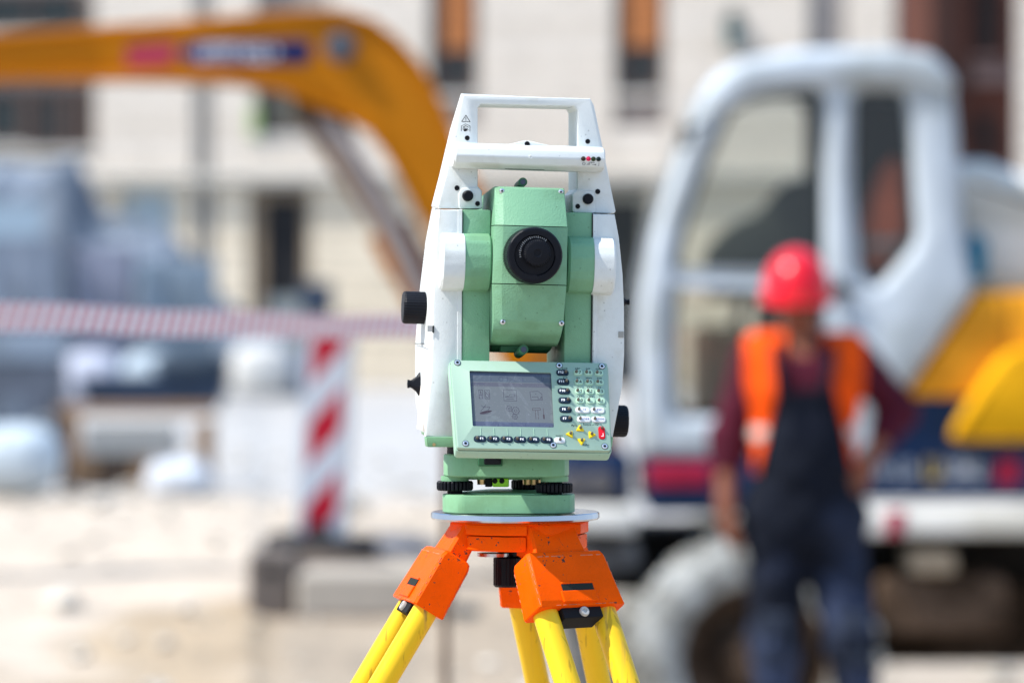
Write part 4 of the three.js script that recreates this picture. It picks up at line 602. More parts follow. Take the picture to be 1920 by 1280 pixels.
{ // dark red brick house at the right, nearer
  const zb = -58; const b = thing('brick_tower', 'narrow dark red brown brick tower with black windows at the right edge behind the excavator', 'building', [at(1826, 500, zb).x, 0.34, zb]);
  const lx = (px) => at(px, 500, zb).x - b.position.x, ly = (py) => at(960, py, zb).y - 0.34, a = lx(1744), e = lx(1908), br = M(col(0.105, 0.038, 0.026), 0.95, { map: T.stone }), br2 = M(col(0.06, 0.03, 0.025), 0.95, { map: T.stone });
  part('wall', box(e - a, 9, 5, (a + e) / 2, 4.5, -2.5), br, b);
  part('wall_pier', rbox(lx(1800) - a, 9, 0.16, 0.02, (a + lx(1800)) / 2, 4.5, 0.082), br2, b);
  const courseM = [br, br2]; const r = rng(3); for (let k = 0; k < 26; k++) part('brick_course', rbox(lx(1822) - lx(1800) - 0.02, 0.30, 0.07, 0.012, (lx(1800) + lx(1822)) / 2, 0.35 + k * 0.33, 0.037), courseM[r() < 0.7 ? 0 : 1], b);
  for (const [x0, x1, y0, y1] of [[1826, 1876, -30, 108], [1830, 1872, 212, 306], [1830, 1872, 420, 520]]) { const w = lx(x1) - lx(x0), h = ly(y0) - ly(y1), cx = (lx(x0) + lx(x1)) / 2, cy = (ly(y0) + ly(y1)) / 2; const f = part('window', [box(0.05, h, 0.10, cx - w / 2 + 0.025, cy, 0.052), box(0.05, h, 0.10, cx + w / 2 - 0.025, cy, 0.052), box(w - 0.1, 0.05, 0.10, cx, cy + h / 2 - 0.025, 0.052), box(w - 0.1, 0.05, 0.10, cx, cy - h / 2 + 0.025, 0.052)], br2, b); part('pane', box(w - 0.1, h - 0.1, 0.02, cx, cy, 0.02), M(col(0.008, 0.009, 0.010), 0.3), f); part('sill', rbox(w + 0.1, 0.07, 0.14, 0.01, cx, cy - h / 2 - 0.036, 0.072), M(col(0.16, 0.10, 0.09), 0.9), f); }
  part('lintel', rbox(lx(1908) - lx(1822), 0.3, 0.10, 0.02, (lx(1822) + lx(1908)) / 2, ly(140), 0.052), M(col(0.13, 0.09, 0.085), 0.9), b);
  part('roof', box(e - a + 0.3, 0.2, 5.4, (a + e) / 2, 9.1, -2.5), br2, b);
}

// ================================================================ THINGS ON THE SITE, LEFT
function blob(w, h, d, seed, lump = 0.18, n = 40) { // a lumpy cushion standing on its base
  const g = new THREE.SphereGeometry(1, n, n / 2), p = g.attributes.position, f = fbm(256, 4, seed, 4);
  for (let i = 0; i < p.count; i++) { let x = p.getX(i), y = p.getY(i), z = p.getZ(i); const k = 1 + lump * 2 * (f((x * 0.5 + 0.5) * 100 + y * 40 + 10, (z * 0.5 + 0.5) * 100 + y * 30 + 20) - 0.5), pw = (v, e) => Math.sign(v) * Math.pow(Math.abs(v), e); p.setXYZ(i, pw(x, 0.72) * k * w / 2, Math.max(0, (pw(y, 0.8) * k * 0.5 + 0.46)) * h, pw(z, 0.72) * k * d / 2); }
  const m = mergeVertices(clean(g)); m.computeVertexNormals(); return m;
}
{ // big heap under a blue grey sheet
  const z = -63, b = thing('covered_heap', 'big heap under a blue grey tarpaulin in front of the stone building, far left', 'covered heap', [at(120, 700, z).x, height(-5, z), z]);
  const X = (px) => at(px, 500, z).x - b.position.x, Yy = (py) => at(960, py, z).y - b.position.y;
  const outline = [[-420, 300], [-260, 262], [-60, 250], [60, 252], [128, 268], [150, 330], [186, 392], [250, 420], [330, 436], [372, 490], [410, 545], [470, 600], [560, 660], [620, 720]];
  const f = fbm(512, 6, 101, 5), pos = [], idx = [], NX = 90, NZ = 34;
  const topY = (x) => { for (let i = 0; i + 1 < outline.length; i++) { const a = X(outline[i][0]), c = X(outline[i + 1][0]); if (x >= a && x <= c) return mixn(Yy(outline[i][1]), Yy(outline[i + 1][1]), (x - a) / (c - a)); } return 0; };
  const x0 = X(-420), x1 = X(615);
  for (let j = 0; j <= NZ; j++) for (let i = 0; i <= NX; i++) { const x = mixn(x0, x1, i / NX), v = j / NZ * 2 - 1, prof = Math.pow(1 - Math.pow(Math.abs(v), 2.2), 0.6), h = Math.max(0.02, topY(x)) * prof * (1 + 0.42 * (f(i * 7, j * 9) - 0.5)) + 0.30 * (f(i * 11 + 60, j * 17) - 0.5) * prof; pos.push(x + 0.25 * (f(i * 7, j * 13 + 200) - 0.5), Math.max(-0.05, h), v * 2.0 + 0.3 * (f(i * 9 + 100, j * 7) - 0.5)); }
  for (let j = 0; j < NZ; j++) for (let i = 0; i < NX; i++) { const a = j * (NX + 1) + i, c = a + NX + 1; idx.push(a, c, a + 1, a + 1, c, c + 1); }
  const g = new THREE.BufferGeometry(); g.setAttribute('position', new THREE.Float32BufferAttribute(pos, 3)); g.setIndex(idx); g.computeVertexNormals();
  part('tarpaulin', g, M(col(0.25, 0.295, 0.37), 0.7, { map: T.worn }), b);
  const patches = [[30, 430, 0.9, 0.45], [-40, 330, 0.5, 0.4], [300, 520, 0.9, 0.25]]; for (const [px, py, w, h] of patches) part('patch', rbox(w * 1.6, h * 1.6, 0.05, 0.02, X(px), Yy(py), 2.02 + 0.05), M(col(0.33, 0.42, 0.50), 0.6), b);
}
{ // wrapped pallets stacked before the heap
  const z = -56; [[-40, 128, 446, 'tall blue grey wrapped pallet at the left frame edge above the tape', [0.24, 0.285, 0.37]], [140, 250, 462, 'lavender grey wrapped pallet right of the tall blue grey one', [0.30, 0.32, 0.42]], [258, 404, 486, 'low pale blue wrapped pallet, the rightmost of the three before the heap', [0.27, 0.34, 0.42]]].forEach(([x0, x1, y, label, c], k) => {
    const a = at(x0, y, z), e = at(x1, y, z), x = (a.x + e.x) / 2, g = height(x, z), w = e.x - a.x - 0.03, h = a.y - g, t = thing('wrapped_pallet', label, 'pallet', [x, g, z - k * 0.3], 0.06 * (k - 1), 'wrapped pallets in front of the covered heap'), m = M(col(...c), 0.45, { map: T.worn }), m2 = M(col(c[0] * 0.7, c[1] * 0.72, c[2] * 0.75), 0.6);
    const n = Math.max(2, Math.round(h / 0.62)); for (let i = 0; i < n; i++) part('carton_layer', rbox(w - 0.05 * ((i + k) % 2), h / n - 0.03, 1.0, 0.04, 0.02 * ((i % 2) - 0.5), 0.14 + (h - 0.14) * (i + 0.5) / n, 0), m, t);
    part('pallet_deck', [box(w, 0.03, 1.05, 0, 0.125, 0), box(w, 0.03, 1.05, 0, 0.016, 0), ...[-1, 0, 1].map((s) => box(0.12, 0.076, 1.0, s * (w / 2 - 0.07), 0.071, 0))], M(col(0.30, 0.20, 0.12), 0.9), t); for (const s of [-0.25, 0.25]) part('strap', [box(0.04, h - 0.1, 0.008, s * w, 0.14 + (h - 0.14) / 2, 0.512)], m2, t); });
}
{ // grey cabinet
  const p = footing(40, 838), z = p.z, b = thing('generator_cabinet', 'grey metal site cabinet with a lighter lid at the left edge', 'cabinet', [p.x, height(p.x, z), z]);
  const w = at(112, 800, z).x - at(-50, 800, z).x, h = at(40, 622, z).y - b.position.y, dk = M(col(0.115, 0.13, 0.165), 0.5, { map: T.dusty }), lt = M(col(0.25, 0.30, 0.37), 0.5, { map: T.dusty });
  part('body', rbox(w, h * 0.70, 0.6, 0.02, 0, h * 0.35 + 0.05, 0), dk, b); part('lid', rbox(w + 0.03, h * 0.25, 0.64, 0.02, 0, h * 0.88, 0), lt, b);
  for (let k = 0; k < 5; k++) part('louvre', rbox(0.3, 0.022, 0.02, 0.004, -0.06, h * 0.25 + k * 0.045, 0.306), lt, b);
  part('door_handle', rbox(0.02, 0.12, 0.03, 0.006, w / 2 - 0.06, h * 0.4, 0.313), mat.blackMatte, b); for (const s of [-1, 1]) part('skid', rbox(0.08, 0.06, 0.6, 0.01, s * w * 0.35, 0.03, 0), mat.blackMatte, b);
}
{ // dark blue skip far behind the timber bench
  const p = footing(290, 772), z = p.z, b = thing('skip', 'dark navy steel skip heaped at its right end, standing behind the timber frame', 'skip', [p.x, height(p.x, z), z]);
  const S = (px, py) => { const q = at(px, py, z); return V2(q.x - b.position.x, q.y - b.position.y); }, nav = M(col(0.035, 0.055, 0.095), 0.5, { map: T.dusty });
  const prof = [S(152, 712), S(428, 712), S(405, 768), S(172, 768)];
  part('body', slab(rounded(prof, 0.02), -0.5, 0.5, 0.01), nav, b);
  part('rim', rbox(prof[1].x - prof[0].x + 0.06, 0.06, 1.06, 0.015, (prof[0].x + prof[1].x) / 2, prof[0].y + 0.031, 0), nav, b);
  for (const k of [0.2, 0.4, 0.6, 0.8]) part('rib', rbox(0.05, 0.22, 0.04, 0.01, mixn(prof[0].x, prof[1].x, k), prof[0].y - 0.13, 0.522), nav, b);
  const q = S(355, 705); part('load', blob(1.1, 0.36, 0.9, 5).translate(q.x, prof[0].y + 0.02, 0), M(col(0.04, 0.055, 0.075), 0.8), b);
}
function pallet(name, label, cat, pxl, pxr, pyb, pyt, zz, m, group) { // bags or wrapped stacks on the ground
  const z = footing((pxl + pxr) / 2, pyb).z; const a = at(pxl, pyb, z), c = at(pxr, pyt, z), x = (a.x + c.x) / 2, g = height(x, z), b = thing(name, label, cat, [x, Math.min(g, a.y + 0.3), z], 0, 'pale sacks standing about the left of the site');
  const w = c.x - a.x, h = c.y - b.position.y; part('bag', blob(w, h, Math.min(w, 1.1), Math.round(pxl + 900), 0.15), m, b);
  for (const s of [-0.3, 0.3]) part('lifting_loop', tube([V3(w * s - 0.05, h * 0.86, 0.1), V3(w * s - 0.03, h * 1.0, 0.12), V3(w * s + 0.03, h * 1.0, 0.12), V3(w * s + 0.05, h * 0.86, 0.1)], 0.008, 16, 6), m, b);
  return b;
}
const sack = M(col(0.72, 0.76, 0.82), 0.75, { map: T.cloth });
pallet('sand_bag', 'plump white sack lying at the right end of the timber frame', 'sack', 276, 400, 930, 860, -19.6, sack);
pallet('sand_bag', 'tall pale blue white sack in front of the grey cabinet, leaning left', 'sack', -60, 118, 930, 786, -20.0, M(col(0.60, 0.68, 0.74), 0.75, { map: T.cloth }));
pallet('sand_bag', 'cream white sack between the navy skip and the striped post, far back', 'sack', 430, 545, 745, 640, -36, M(col(0.72, 0.71, 0.68), 0.8, { map: T.cloth }));
pallet('sand_bag', 'lavender white sack lying just above the navy skip, at its left', 'sack', 108, 232, 760, 655, -36.5, M(col(0.56, 0.58, 0.68), 0.8, { map: T.cloth }));
pallet('sand_bag', 'pale bluish sack behind the middle of the navy skip', 'sack', 225, 330, 760, 655, -37.5, M(col(0.52, 0.60, 0.66), 0.8, { map: T.cloth }));
{ // timber frame with pale slabs
  const p = footing(255, 912), z = p.z, b = thing('timber_frame', 'low brown timber frame stacked with pale stone slabs, beside the white sack', 'timber frame', [p.x, height(p.x, z), z]);
  const S = (px, py) => { const q = at(px, py, z); return V3(q.x - b.position.x, Math.max(0.01, q.y - b.position.y), 0); }, wd = M(col(0.33, 0.205, 0.12), 0.85, { map: T.stone }), wdD = M(col(0.085, 0.06, 0.045), 0.9), sl = M(col(0.56, 0.54, 0.50), 0.9, { map: T.stone });
  const y0 = S(130, 775).y, yb = 0;
  for (const zz of [-0.35, 0.35]) { const a = S(130, 775), c = S(384, 790); part('post', rbox(0.075, y0, 0.09, 0.008, a.x, y0 / 2, zz), zz > 0 ? wdD : wd, b); part('post', rbox(0.09, y0 * 0.9, 0.09, 0.008, c.x, y0 * 0.45, zz), wd, b); part('rail', rbox(c.x - a.x + 0.12, 0.055, 0.07, 0.008, (a.x + c.x) / 2, y0 + 0.029, zz), wd, b); }
  const a = S(160, 850), c = S(335, 850); for (let k = 0; k < 4; k++) part('stone_slab', rbox(c.x - a.x - 0.02 * k, 0.052, 0.52, 0.006, (a.x + c.x) / 2 + 0.01 * (k % 2), a.y + 0.03 + k * 0.056, 0.05), sl, b);
  for (const [x0, x1, m] of [[145, 190, wd], [196, 250, wdD], [255, 320, wd]]) { const q = S(x0, 880), q2 = S(x1, 880); part('bearer', rbox(q2.x - q.x, Math.max(0.08, a.y - 0.01), 0.5, 0.01, (q.x + q2.x) / 2, Math.max(0.08, a.y - 0.01) / 2, 0.05), m, b); }
}
const redM = M(col(0.58, 0.012, 0.035), 0.45), whiteM = M(col(0.74, 0.78, 0.83), 0.45);
{ // dark box far back
  const z = -46, p = at(594, 592, z), b = thing('equipment_box', 'dark navy box on a post far behind the barrier tape, left of the drive knob', 'equipment box', [p.x, height(p.x, z), z]);
  const y0 = p.y - b.position.y, h = at(594, 528, z).y - p.y; part('post', rbox(0.09, y0 + 0.02, 0.09, 0.01, 0, y0 / 2, 0), M(col(0.3, 0.31, 0.32), 0.7), b); part('case', rbox(0.40, h, 0.3, 0.02, 0, y0 + h / 2, 0), M(col(0.045, 0.065, 0.10), 0.6), b); part('case_door', rbox(0.33, h - 0.08, 0.02, 0.006, 0, y0 + h / 2, 0.155), M(col(0.035, 0.05, 0.08), 0.6), b);
}
{ // striped guide beacon
  const z = -13.2, p = at(602, 1030, z), b = thing('warning_beacon', 'red and white striped upright warning beacon on a dark foot left of the instrument', 'warning beacon', [p.x, p.y, z], -0.25);
  b.rotation.z = -0.045;
  const w = 0.225, h = 0.95, tk = 0.05, y0 = 0.03;
  part('panel', rbox(w, h, tk, 0.02, 0, y0 + h / 2, 0), whiteM, b);
  const wi = 0.145, sl = 0.19, pitch = 0.355; // stripes rise to the right
  for (let k = -1; k < 4; k++) { const ya = y0 + 0.0 + k * pitch - 0.02, A = [V2(-wi / 2, ya - 0.02), V2(wi / 2, ya + 0.15), V2(wi / 2, ya + 0.15 + sl), V2(-wi / 2, ya + sl - 0.02)];
    const lo = y0 + 0.03, hi = y0 + h - 0.03; const clip = (poly, yl, keepAbove) => { const o = []; poly.forEach((q, i) => { const n = poly[(i + 1) % poly.length], a = keepAbove ? q.y >= yl : q.y <= yl, c = keepAbove ? n.y >= yl : n.y <= yl; if (a) o.push(q); if (a !== c) o.push(q.clone().lerp(n, (yl - q.y) / (n.y - q.y))); }); return o; };
    let P = clip(clip(A, lo, true), hi, false); if (P.length > 2) part('red_stripe', new THREE.ExtrudeGeometry(new THREE.Shape(P), { depth: 0.003, bevelEnabled: false }).translate(0, 0, tk / 2 - 0.0005), redM, b); }
  part('foot', [rbox(0.42, 0.09, 0.34, 0.02, 0, 0.02, 0), rbox(0.10, 0.06, 0.10, 0.02, 0, 0.08, 0)], M(col(0.05, 0.048, 0.05), 0.8), b);
}
{ // soil heap, kerb blocks and slab round the beacon foot
  const z = -13.2, p = at(600, 1050, z);
  const h = part('soil_heap', [blob(0.72, 0.34, 0.7, 61, 0.3, 60).translate(p.x + 0.02, p.y - 0.30, z - 0.0)], M(col(0.16, 0.13, 0.11), 0.95, { map: T.sand, bumpMap: T.sandBump, bumpScale: 0.02 }), scene); tag(h, 'small mound of dark soil under the striped beacon', 'soil mound');
  const z2 = -11.3, a = at(470, 1032, z2), c = at(556, 1178, z2); const k = thing('kerb_block', 'grey brown concrete block standing on edge below the striped beacon', 'concrete block', [(a.x + c.x) / 2, c.y, z2]);
  part('block', rbox(c.x - a.x, a.y - c.y, 0.36, 0.02, 0, (a.y - c.y) / 2, 0), M(col(0.165, 0.14, 0.125), 0.9, { map: T.stone, bumpMap: T.stoneBump, bumpScale: 0.01 }), k); part('lifting_pocket', rbox(0.06, 0.03, 0.02, 0.006, 0, (a.y - c.y) * 0.78, 0.176), mat.blackMatte, k);
  const d = at(562, 1066, z2), e = at(845, 1140, z2); const s = thing('concrete_slab', 'low beige concrete slab right of the dark block, under the tripod leg', 'concrete slab', [(d.x + e.x) / 2, e.y - 0.10, z2]);
  part('slab', rbox(e.x - d.x, d.y - e.y + 0.06, 0.5, 0.02, 0, (d.y - e.y + 0.06) / 2 + 0.04, 0), M(col(0.46, 0.41, 0.35), 0.9, { map: T.stone, bumpMap: T.stoneBump, bumpScale: 0.01 }), s); part('slab_joint', rbox(e.x - d.x + 0.01, 0.03, 0.51, 0.006, 0, 0.085, 0), M(col(0.20, 0.16, 0.13), 0.95), s);
  const q = at(745, 1035, -15.4); const st = part('boulder', [blob(0.42, 0.17, 0.4, 33, 0.3, 40).translate(q.x, q.y - 0.085, -15.4)], M(col(0.10, 0.12, 0.16), 0.9, { map: T.stone }), scene); tag(st, 'dark blue grey boulder between the striped beacon and the tripod', 'boulder');
}
{ // barrier tape: twisted ribbon with slanting red stripes, from a rod outside the frame to one behind the instrument
  const z0 = -2.2, z1 = -4.6; const A = at(-420, 572, z0), B = at(835, 612, z1), n = 120, wd = 0.046;
  const rib = [], stripes = [];
  const mid = (t) => { const p = A.clone().lerp(B, t); p.y -= 0.008 * 4 * t * (1 - t); p.y += 0.002 * Math.sin(t * 23); p.z += 0.003 * Math.sin(t * 31); return p; };
  const pt = (t, v) => { const p = mid(t), tw = 0.22 * Math.sin(t * 9 + 1); return V3(p.x, p.y + v * wd * Math.cos(tw), p.z + v * wd * Math.sin(tw)); };
  const sheet = (quads, off) => { const pos = []; for (const [a, b, c, d] of quads) { for (const q of [a, b, c, a, c, d]) pos.push(q.x, q.y, q.z + off); } const g = new THREE.BufferGeometry(); g.setAttribute('position', new THREE.Float32BufferAttribute(pos, 3)); g.computeVertexNormals(); return g; };
  for (let i = 0; i < n; i++) rib.push([pt(i / n, -0.5), pt((i + 1) / n, -0.5), pt((i + 1) / n, 0.5), pt(i / n, 0.5)]);
  const len = A.distanceTo(B), ns = Math.round(len / 0.041); for (let k = 0; k < ns; k++) { const t = k / ns, w = 0.36 / ns, sl = 0.60 / ns, R = 4; for (let r2 = 0; r2 < R; r2++) { const va = -0.5 + r2 / R, vb = -0.5 + (r2 + 1) / R, s = (v) => Math.min(1 - w, t + (v + 0.5) * sl); stripes.push([pt(s(va), va), pt(s(va) + w, va), pt(s(vb) + w, vb), pt(s(vb), vb)]); } }
  const tp = thing('barrier_tape', 'red and white striped barrier tape stretched across the site in front of the covered heap', 'barrier tape', [A.x, A.y, A.z]);
  const mv = (g) => g.translate(-A.x, -A.y, -A.z);
  part('band', mv(sheet(rib, 0)), M(col(0.84, 0.83, 0.84), 0.5, { side: THREE.DoubleSide }), tp); tag(part('red_stripe', [mv(sheet(stripes, 0.0015))], M(col(0.60, 0.045, 0.08), 0.5, { side: THREE.DoubleSide }), tp), null, null, null, 'stuff');
  [[A, 'steel rod that carries the left end of the barrier tape'], [B, 'steel rod that carries the right end of the barrier tape, behind the instrument']].forEach(([q, l]) => { const g = height(q.x, q.z); const m = part('steel_rod', [rod(V3(q.x, g - 0.1, q.z - 0.012), V3(q.x, q.y + 0.12, q.z - 0.012), 0.009, 0.009, 12)], M(col(0.15, 0.10, 0.07), 0.6, { metalness: 0.6 }), scene); tag(m, l, 'steel rod', 'steel rods of the barrier tape'); });
}

// ================================================================ EXCAVATOR
const paint = (r, g, b, o = {}) => M(col(r, g, b), 0.38, { map: T.dusty, specularIntensity: 0.2, ...o });
const xm = { white: paint(0.55, 0.61, 0.67), cream: paint(0.82, 0.80, 0.75), amber: paint(0.70, 0.245, 0.006, { map: T.worn }), yellow: paint(0.85, 0.42, 0.008), flank: paint(0.95, 0.40, 0.024), blue: paint(0.014, 0.034, 0.092), red: paint(0.42, 0.02, 0.06), pink: paint(0.50, 0.055, 0.11), navy: paint(0.012, 0.032, 0.16), dark: M(col(0.02, 0.018, 0.017), 0.75, { map: T.mud }), brown: M(col(0.135, 0.088, 0.060), 0.9, { map: T.mud }), dust: M(col(0.56, 0.565, 0.54), 0.95, { map: T.mud, bumpMap: T.stoneBump, bumpScale: 0.015 }), chrome: M(col(0.7, 0.7, 0.72), 0.2, { metalness: 1 }), teal: M(col(0.008, 0.16, 0.26), 0.4), glass: new THREE.MeshPhysicalMaterial({ color: col(0.62, 0.65, 0.61), roughness: 0.02, transmission: 1, thickness: 0, ior: 1.5 }), seat: M(col(0.03, 0.03, 0.035), 0.8) };
const ZE = -12.3, ZF = ZE - 1.0;                   // the cab's near and far sides
const EX = thing('excavator', 'wheeled excavator with white cab, amber boom and navy and amber body behind the worker', 'excavator', [at(1500, 900, ZE).x, -0.29, ZE - 0.9]);
{
  const o = EX.position, P = (px, py, z = ZE) => at(px, py, z).sub(o), Pl = (l, z) => l.map(([x, y]) => { const p = P(x, y, z); return V2(p.x, p.y); }), lz = (z) => z - o.z;
  const plate = (l, z0, z1, b = 0.01, r = 0.02) => slab(rounded(Pl(l, z1), r), lz(z0), lz(z1), b);
  const holed = (outer, holes, z0, z1, r = 0.04) => { const ccw = (p, want) => (THREE.ShapeUtils.area(p) > 0) === want ? p : [...p].reverse(); const s = new THREE.Shape(ccw(rounded(Pl(outer, z1), r), true)); for (const h of holes) s.holes.push(new THREE.Path(ccw(rounded(Pl(h, z1), 0.06, 5), false))); return toCreasedNormals(new THREE.ExtrudeGeometry(s, { depth: 0.01, bevelEnabled: true, bevelThickness: (z1 - z0) / 2 - 0.005, bevelSize: 0.055, bevelOffset: -0.055, bevelSegments: 5 }).translate(0, 0, (lz(z0) + lz(z1)) / 2 - 0.005), 0.6); };
  // --- cab: two pierced side frames, roof, rear, floor, panes
  const outer = [[1200, 858], [1196, 640], [1204, 540], [1226, 430], [1262, 320], [1300, 210], [1326, 152], [1380, 112], [1500, 92], [1675, 86], [1748, 98], [1788, 140], [1800, 270], [1806, 430], [1832, 545], [1694, 742], [1640, 858]];
  const h1 = [[1264, 512], [1282, 420], [1320, 308], [1358, 220], [1386, 182], [1428, 168], [1544, 164], [1547, 517]], hFar = [[1264, 780], [1264, 512], [1282, 420], [1320, 308], [1358, 220], [1386, 182], [1428, 168], [1544, 164], [1547, 517], [1543, 780]], h2 = [[1264, 529], [1547, 529], [1543, 780], [1264, 780]], h3 = [[1604, 170], [1698, 168], [1711, 300], [1721, 452], [1644, 540], [1616, 508], [1602, 350]];
  const cab = new THREE.Group(); cab.name = 'cab'; EX.add(cab);
  part('side_frame', holed(outer, [h1, h2, h3], ZE - 0.13, ZE, 0.05), xm.white, cab, {});
  const farShape = outer.map(([x, y]) => [x, y]); // the far side has the same metres: build from the near outline
  { const near = rounded(Pl(outer, ZE), 0.05), s = new THREE.Shape(near); for (const h of [hFar]) s.holes.push(new THREE.Path(rounded(Pl(h, ZE), 0.07, 5))); part('side_frame', toCreasedNormals(new THREE.ExtrudeGeometry(s, { depth: 0.05, bevelEnabled: false }).translate(0, 0, lz(ZF)), 0.6), xm.white, cab); }
  const strip = (l, th, m, name) => { const q = Pl(l, ZE), out = []; const inn = q.map((p, i) => { const a = q[Math.max(0, i - 1)], b = q[Math.min(q.length - 1, i + 1)], d = b.clone().sub(a).normalize(); return V2(p.x + d.y * th, p.y - d.x * th); }); return part(name, slab([...q, ...inn.reverse()], lz(ZF) + 0.052, lz(ZE) - 0.062, 0.004), m, cab); };
  strip([[1330, 154], [1384, 116], [1502, 97], [1674, 91], [1742, 103], [1782, 142]], 0.09, xm.white, 'roof');
  part('roof_cap', roundSlab(rounded(Pl([[1322, 178], [1336, 150], [1384, 112], [1500, 91], [1676, 86], [1750, 97], [1791, 142], [1794, 176], [1764, 166], [1676, 160], [1500, 164], [1410, 178], [1358, 214], [1330, 224]], ZE), 0.03), lz(ZF) - 0.03, lz(ZE) + 0.03, 0.06), xm.white, cab);
  strip([[1782, 142], [1794, 270], [1800, 430]], 0.05, xm.white, 'rear_wall');
  strip([[1204, 854], [1202, 760]], 0.05, xm.white, 'front_sill');
  part('windscreen', slab((() => { const q = Pl([[1204, 640], [1210, 542], [1232, 432], [1268, 322], [1306, 214], [1326, 166]], ZE), inn = q.map((p) => V2(p.x + 0.008, p.y - 0.003)); return [...q, ...inn.reverse()]; })(), lz(ZF) + 0.054, lz(ZE) - 0.074, 0.001), xm.glass, cab);
  for (const [h, nm] of [[h1, 'door_window'], [h2, 'door_window'], [h3, 'rear_side_window']]) { part(nm, new THREE.ShapeGeometry(new THREE.Shape(Pl(h.map(([x, y]) => [x, y]), ZE))).translate(0, 0, lz(ZE) - 0.035), xm.glass, cab); }
  { const tr = M(col(0.020, 0.020, 0.022), 0.8); for (const h of [h1, h2, h3]) { const q = rounded(Pl(h, ZE), 0.07, 5), s = new THREE.Shape(inset(q, -0.03)); s.holes.push(new THREE.Path(inset(q, 0.022))); part('window_seal', new THREE.ExtrudeGeometry(s, { depth: 0.03, bevelEnabled: false }).translate(0, 0, lz(ZE) - 0.125), tr, cab); }
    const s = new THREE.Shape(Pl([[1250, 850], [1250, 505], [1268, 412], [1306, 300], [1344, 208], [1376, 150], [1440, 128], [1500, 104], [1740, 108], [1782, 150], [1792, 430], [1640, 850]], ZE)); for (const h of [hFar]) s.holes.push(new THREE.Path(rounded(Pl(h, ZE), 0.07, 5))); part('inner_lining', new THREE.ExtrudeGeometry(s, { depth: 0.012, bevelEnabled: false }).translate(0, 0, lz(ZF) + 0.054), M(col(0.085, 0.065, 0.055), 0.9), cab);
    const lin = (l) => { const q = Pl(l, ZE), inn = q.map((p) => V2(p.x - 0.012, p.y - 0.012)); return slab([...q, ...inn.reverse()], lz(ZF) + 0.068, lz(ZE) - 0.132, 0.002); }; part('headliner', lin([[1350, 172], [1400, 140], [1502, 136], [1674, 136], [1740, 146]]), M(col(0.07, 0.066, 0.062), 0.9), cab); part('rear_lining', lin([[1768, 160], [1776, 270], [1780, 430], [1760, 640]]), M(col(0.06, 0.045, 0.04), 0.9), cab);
    const d = P(1440, 470, ZE - 0.55); part('dashboard', [slab(rounded(Pl([[1330, 560], [1322, 470], [1370, 420], [1430, 396], [1470, 340], [1530, 330], [1536, 560]], ZE - 0.55), 0.05), lz(ZE - 0.85), lz(ZE - 0.35), 0.03), rod(V3(d.x, d.y - 0.1, d.z), V3(d.x, d.y - 0.7, d.z), 0.05)], M(col(0.10, 0.10, 0.095), 0.8), cab); }
  part('floor', rbox(0.95, 0.06, 0.84, 0.01, P(1440, 850).x, P(1440, 850).y, lz((ZE + ZF) / 2)), xm.dark, cab);
  part('door_handle', rbox(0.10, 0.03, 0.03, 0.01, P(1570, 545).x, P(1570, 545).y, lz(ZE) + 0.017), mat.blackMatte, cab);
  part('door_seam', rbox(0.012, 1.2, 0.006, 0.002, P(1590, 500).x, P(1590, 470).y, lz(ZE) + 0.001), M(col(0.2, 0.22, 0.26), 0.8), cab);
  // seat and controls
  { const s = P(1560, 700, ZE - 0.5), s2 = P(1635, 520, ZE - 0.5); part('seat', [rbox(0.50, 0.14, 0.52, 0.05, s.x, s.y, s.z), rbox(0.12, 0.72, 0.50, 0.05, 0, 0, 0).rotateZ(-0.12).translate(s2.x + 0.02, s2.y - 0.08, s2.z), rbox(0.3, 0.3, 0.3, 0.03, s.x, s.y - 0.2, s.z)], xm.seat, cab);
    const c = P(1350, 700, ZE - 0.5); part('console', [rbox(0.22, 0.40, 0.5, 0.04, c.x, c.y, c.z)], M(col(0.30, 0.26, 0.24), 0.7), cab); for (const dz of [-0.2, 0.2]) part('control_lever', [rod(V3(c.x + 0.06, c.y + 0.15, c.z + dz), V3(c.x + 0.12, c.y + 0.42, c.z + dz), 0.012), new THREE.SphereGeometry(0.03, 14, 10).translate(c.x + 0.12, c.y + 0.43, c.z + dz)], mat.blackMatte, cab); }
  { const a = P(1302, 225, ZE + 0.1), b = P(1270, 320, ZE + 0.1); part('mirror', [rbox(0.04, 0.10, 0.10, 0.02, b.x + 0.03, b.y + 0.14, b.z), rod(V3(b.x + 0.03, b.y + 0.15, b.z), V3(a.x + 0.05, a.y, a.z - 0.12), 0.010)], mat.blackMatte, cab); }
  // --- engine hood (white, cream) and the amber flank
  const zr = ZE - 0.15;
  part('engine_hood', plate([[1784, 560], [1782, 322], [1800, 300], [1852, 298], [1926, 326], [2200, 350], [2420, 380], [2420, 560]], ZE - 1.7, zr - 0.10, 0.10, 0.10), xm.cream, EX);
  part('flank', plate([[1700, 744], [1834, 548], [2430, 548], [2430, 744]], ZE - 1.75, zr + 0.10, 0.015, 0.03), xm.flank, EX);
  part('flank_seam', rbox(0.010, 0.40, 0.006, 0.002, P(1888, 640, zr + 0.1).x, P(1888, 640, zr + 0.1).y, lz(zr) + 0.102), M(col(0.25, 0.11, 0.01), 0.8), EX);
  part('skirt', plate([[1655, 745], [2430, 745], [2430, 936], [1560, 936], [1560, 860]], ZE - 1.7, zr + 0.09, 0.015, 0.02), xm.blue, EX);
  part('cab_base', plate([[1204, 860], [1600, 860], [1600, 962], [1216, 962]], ZE - 1.1, ZE - 0.005, 0.012, 0.03), xm.blue, EX);
  part('red_panel', plate([[1214, 866], [1332, 866], [1332, 912], [1214, 912]], ZE - 0.01, ZE + 0.006, 0.003, 0.01), xm.red, EX);
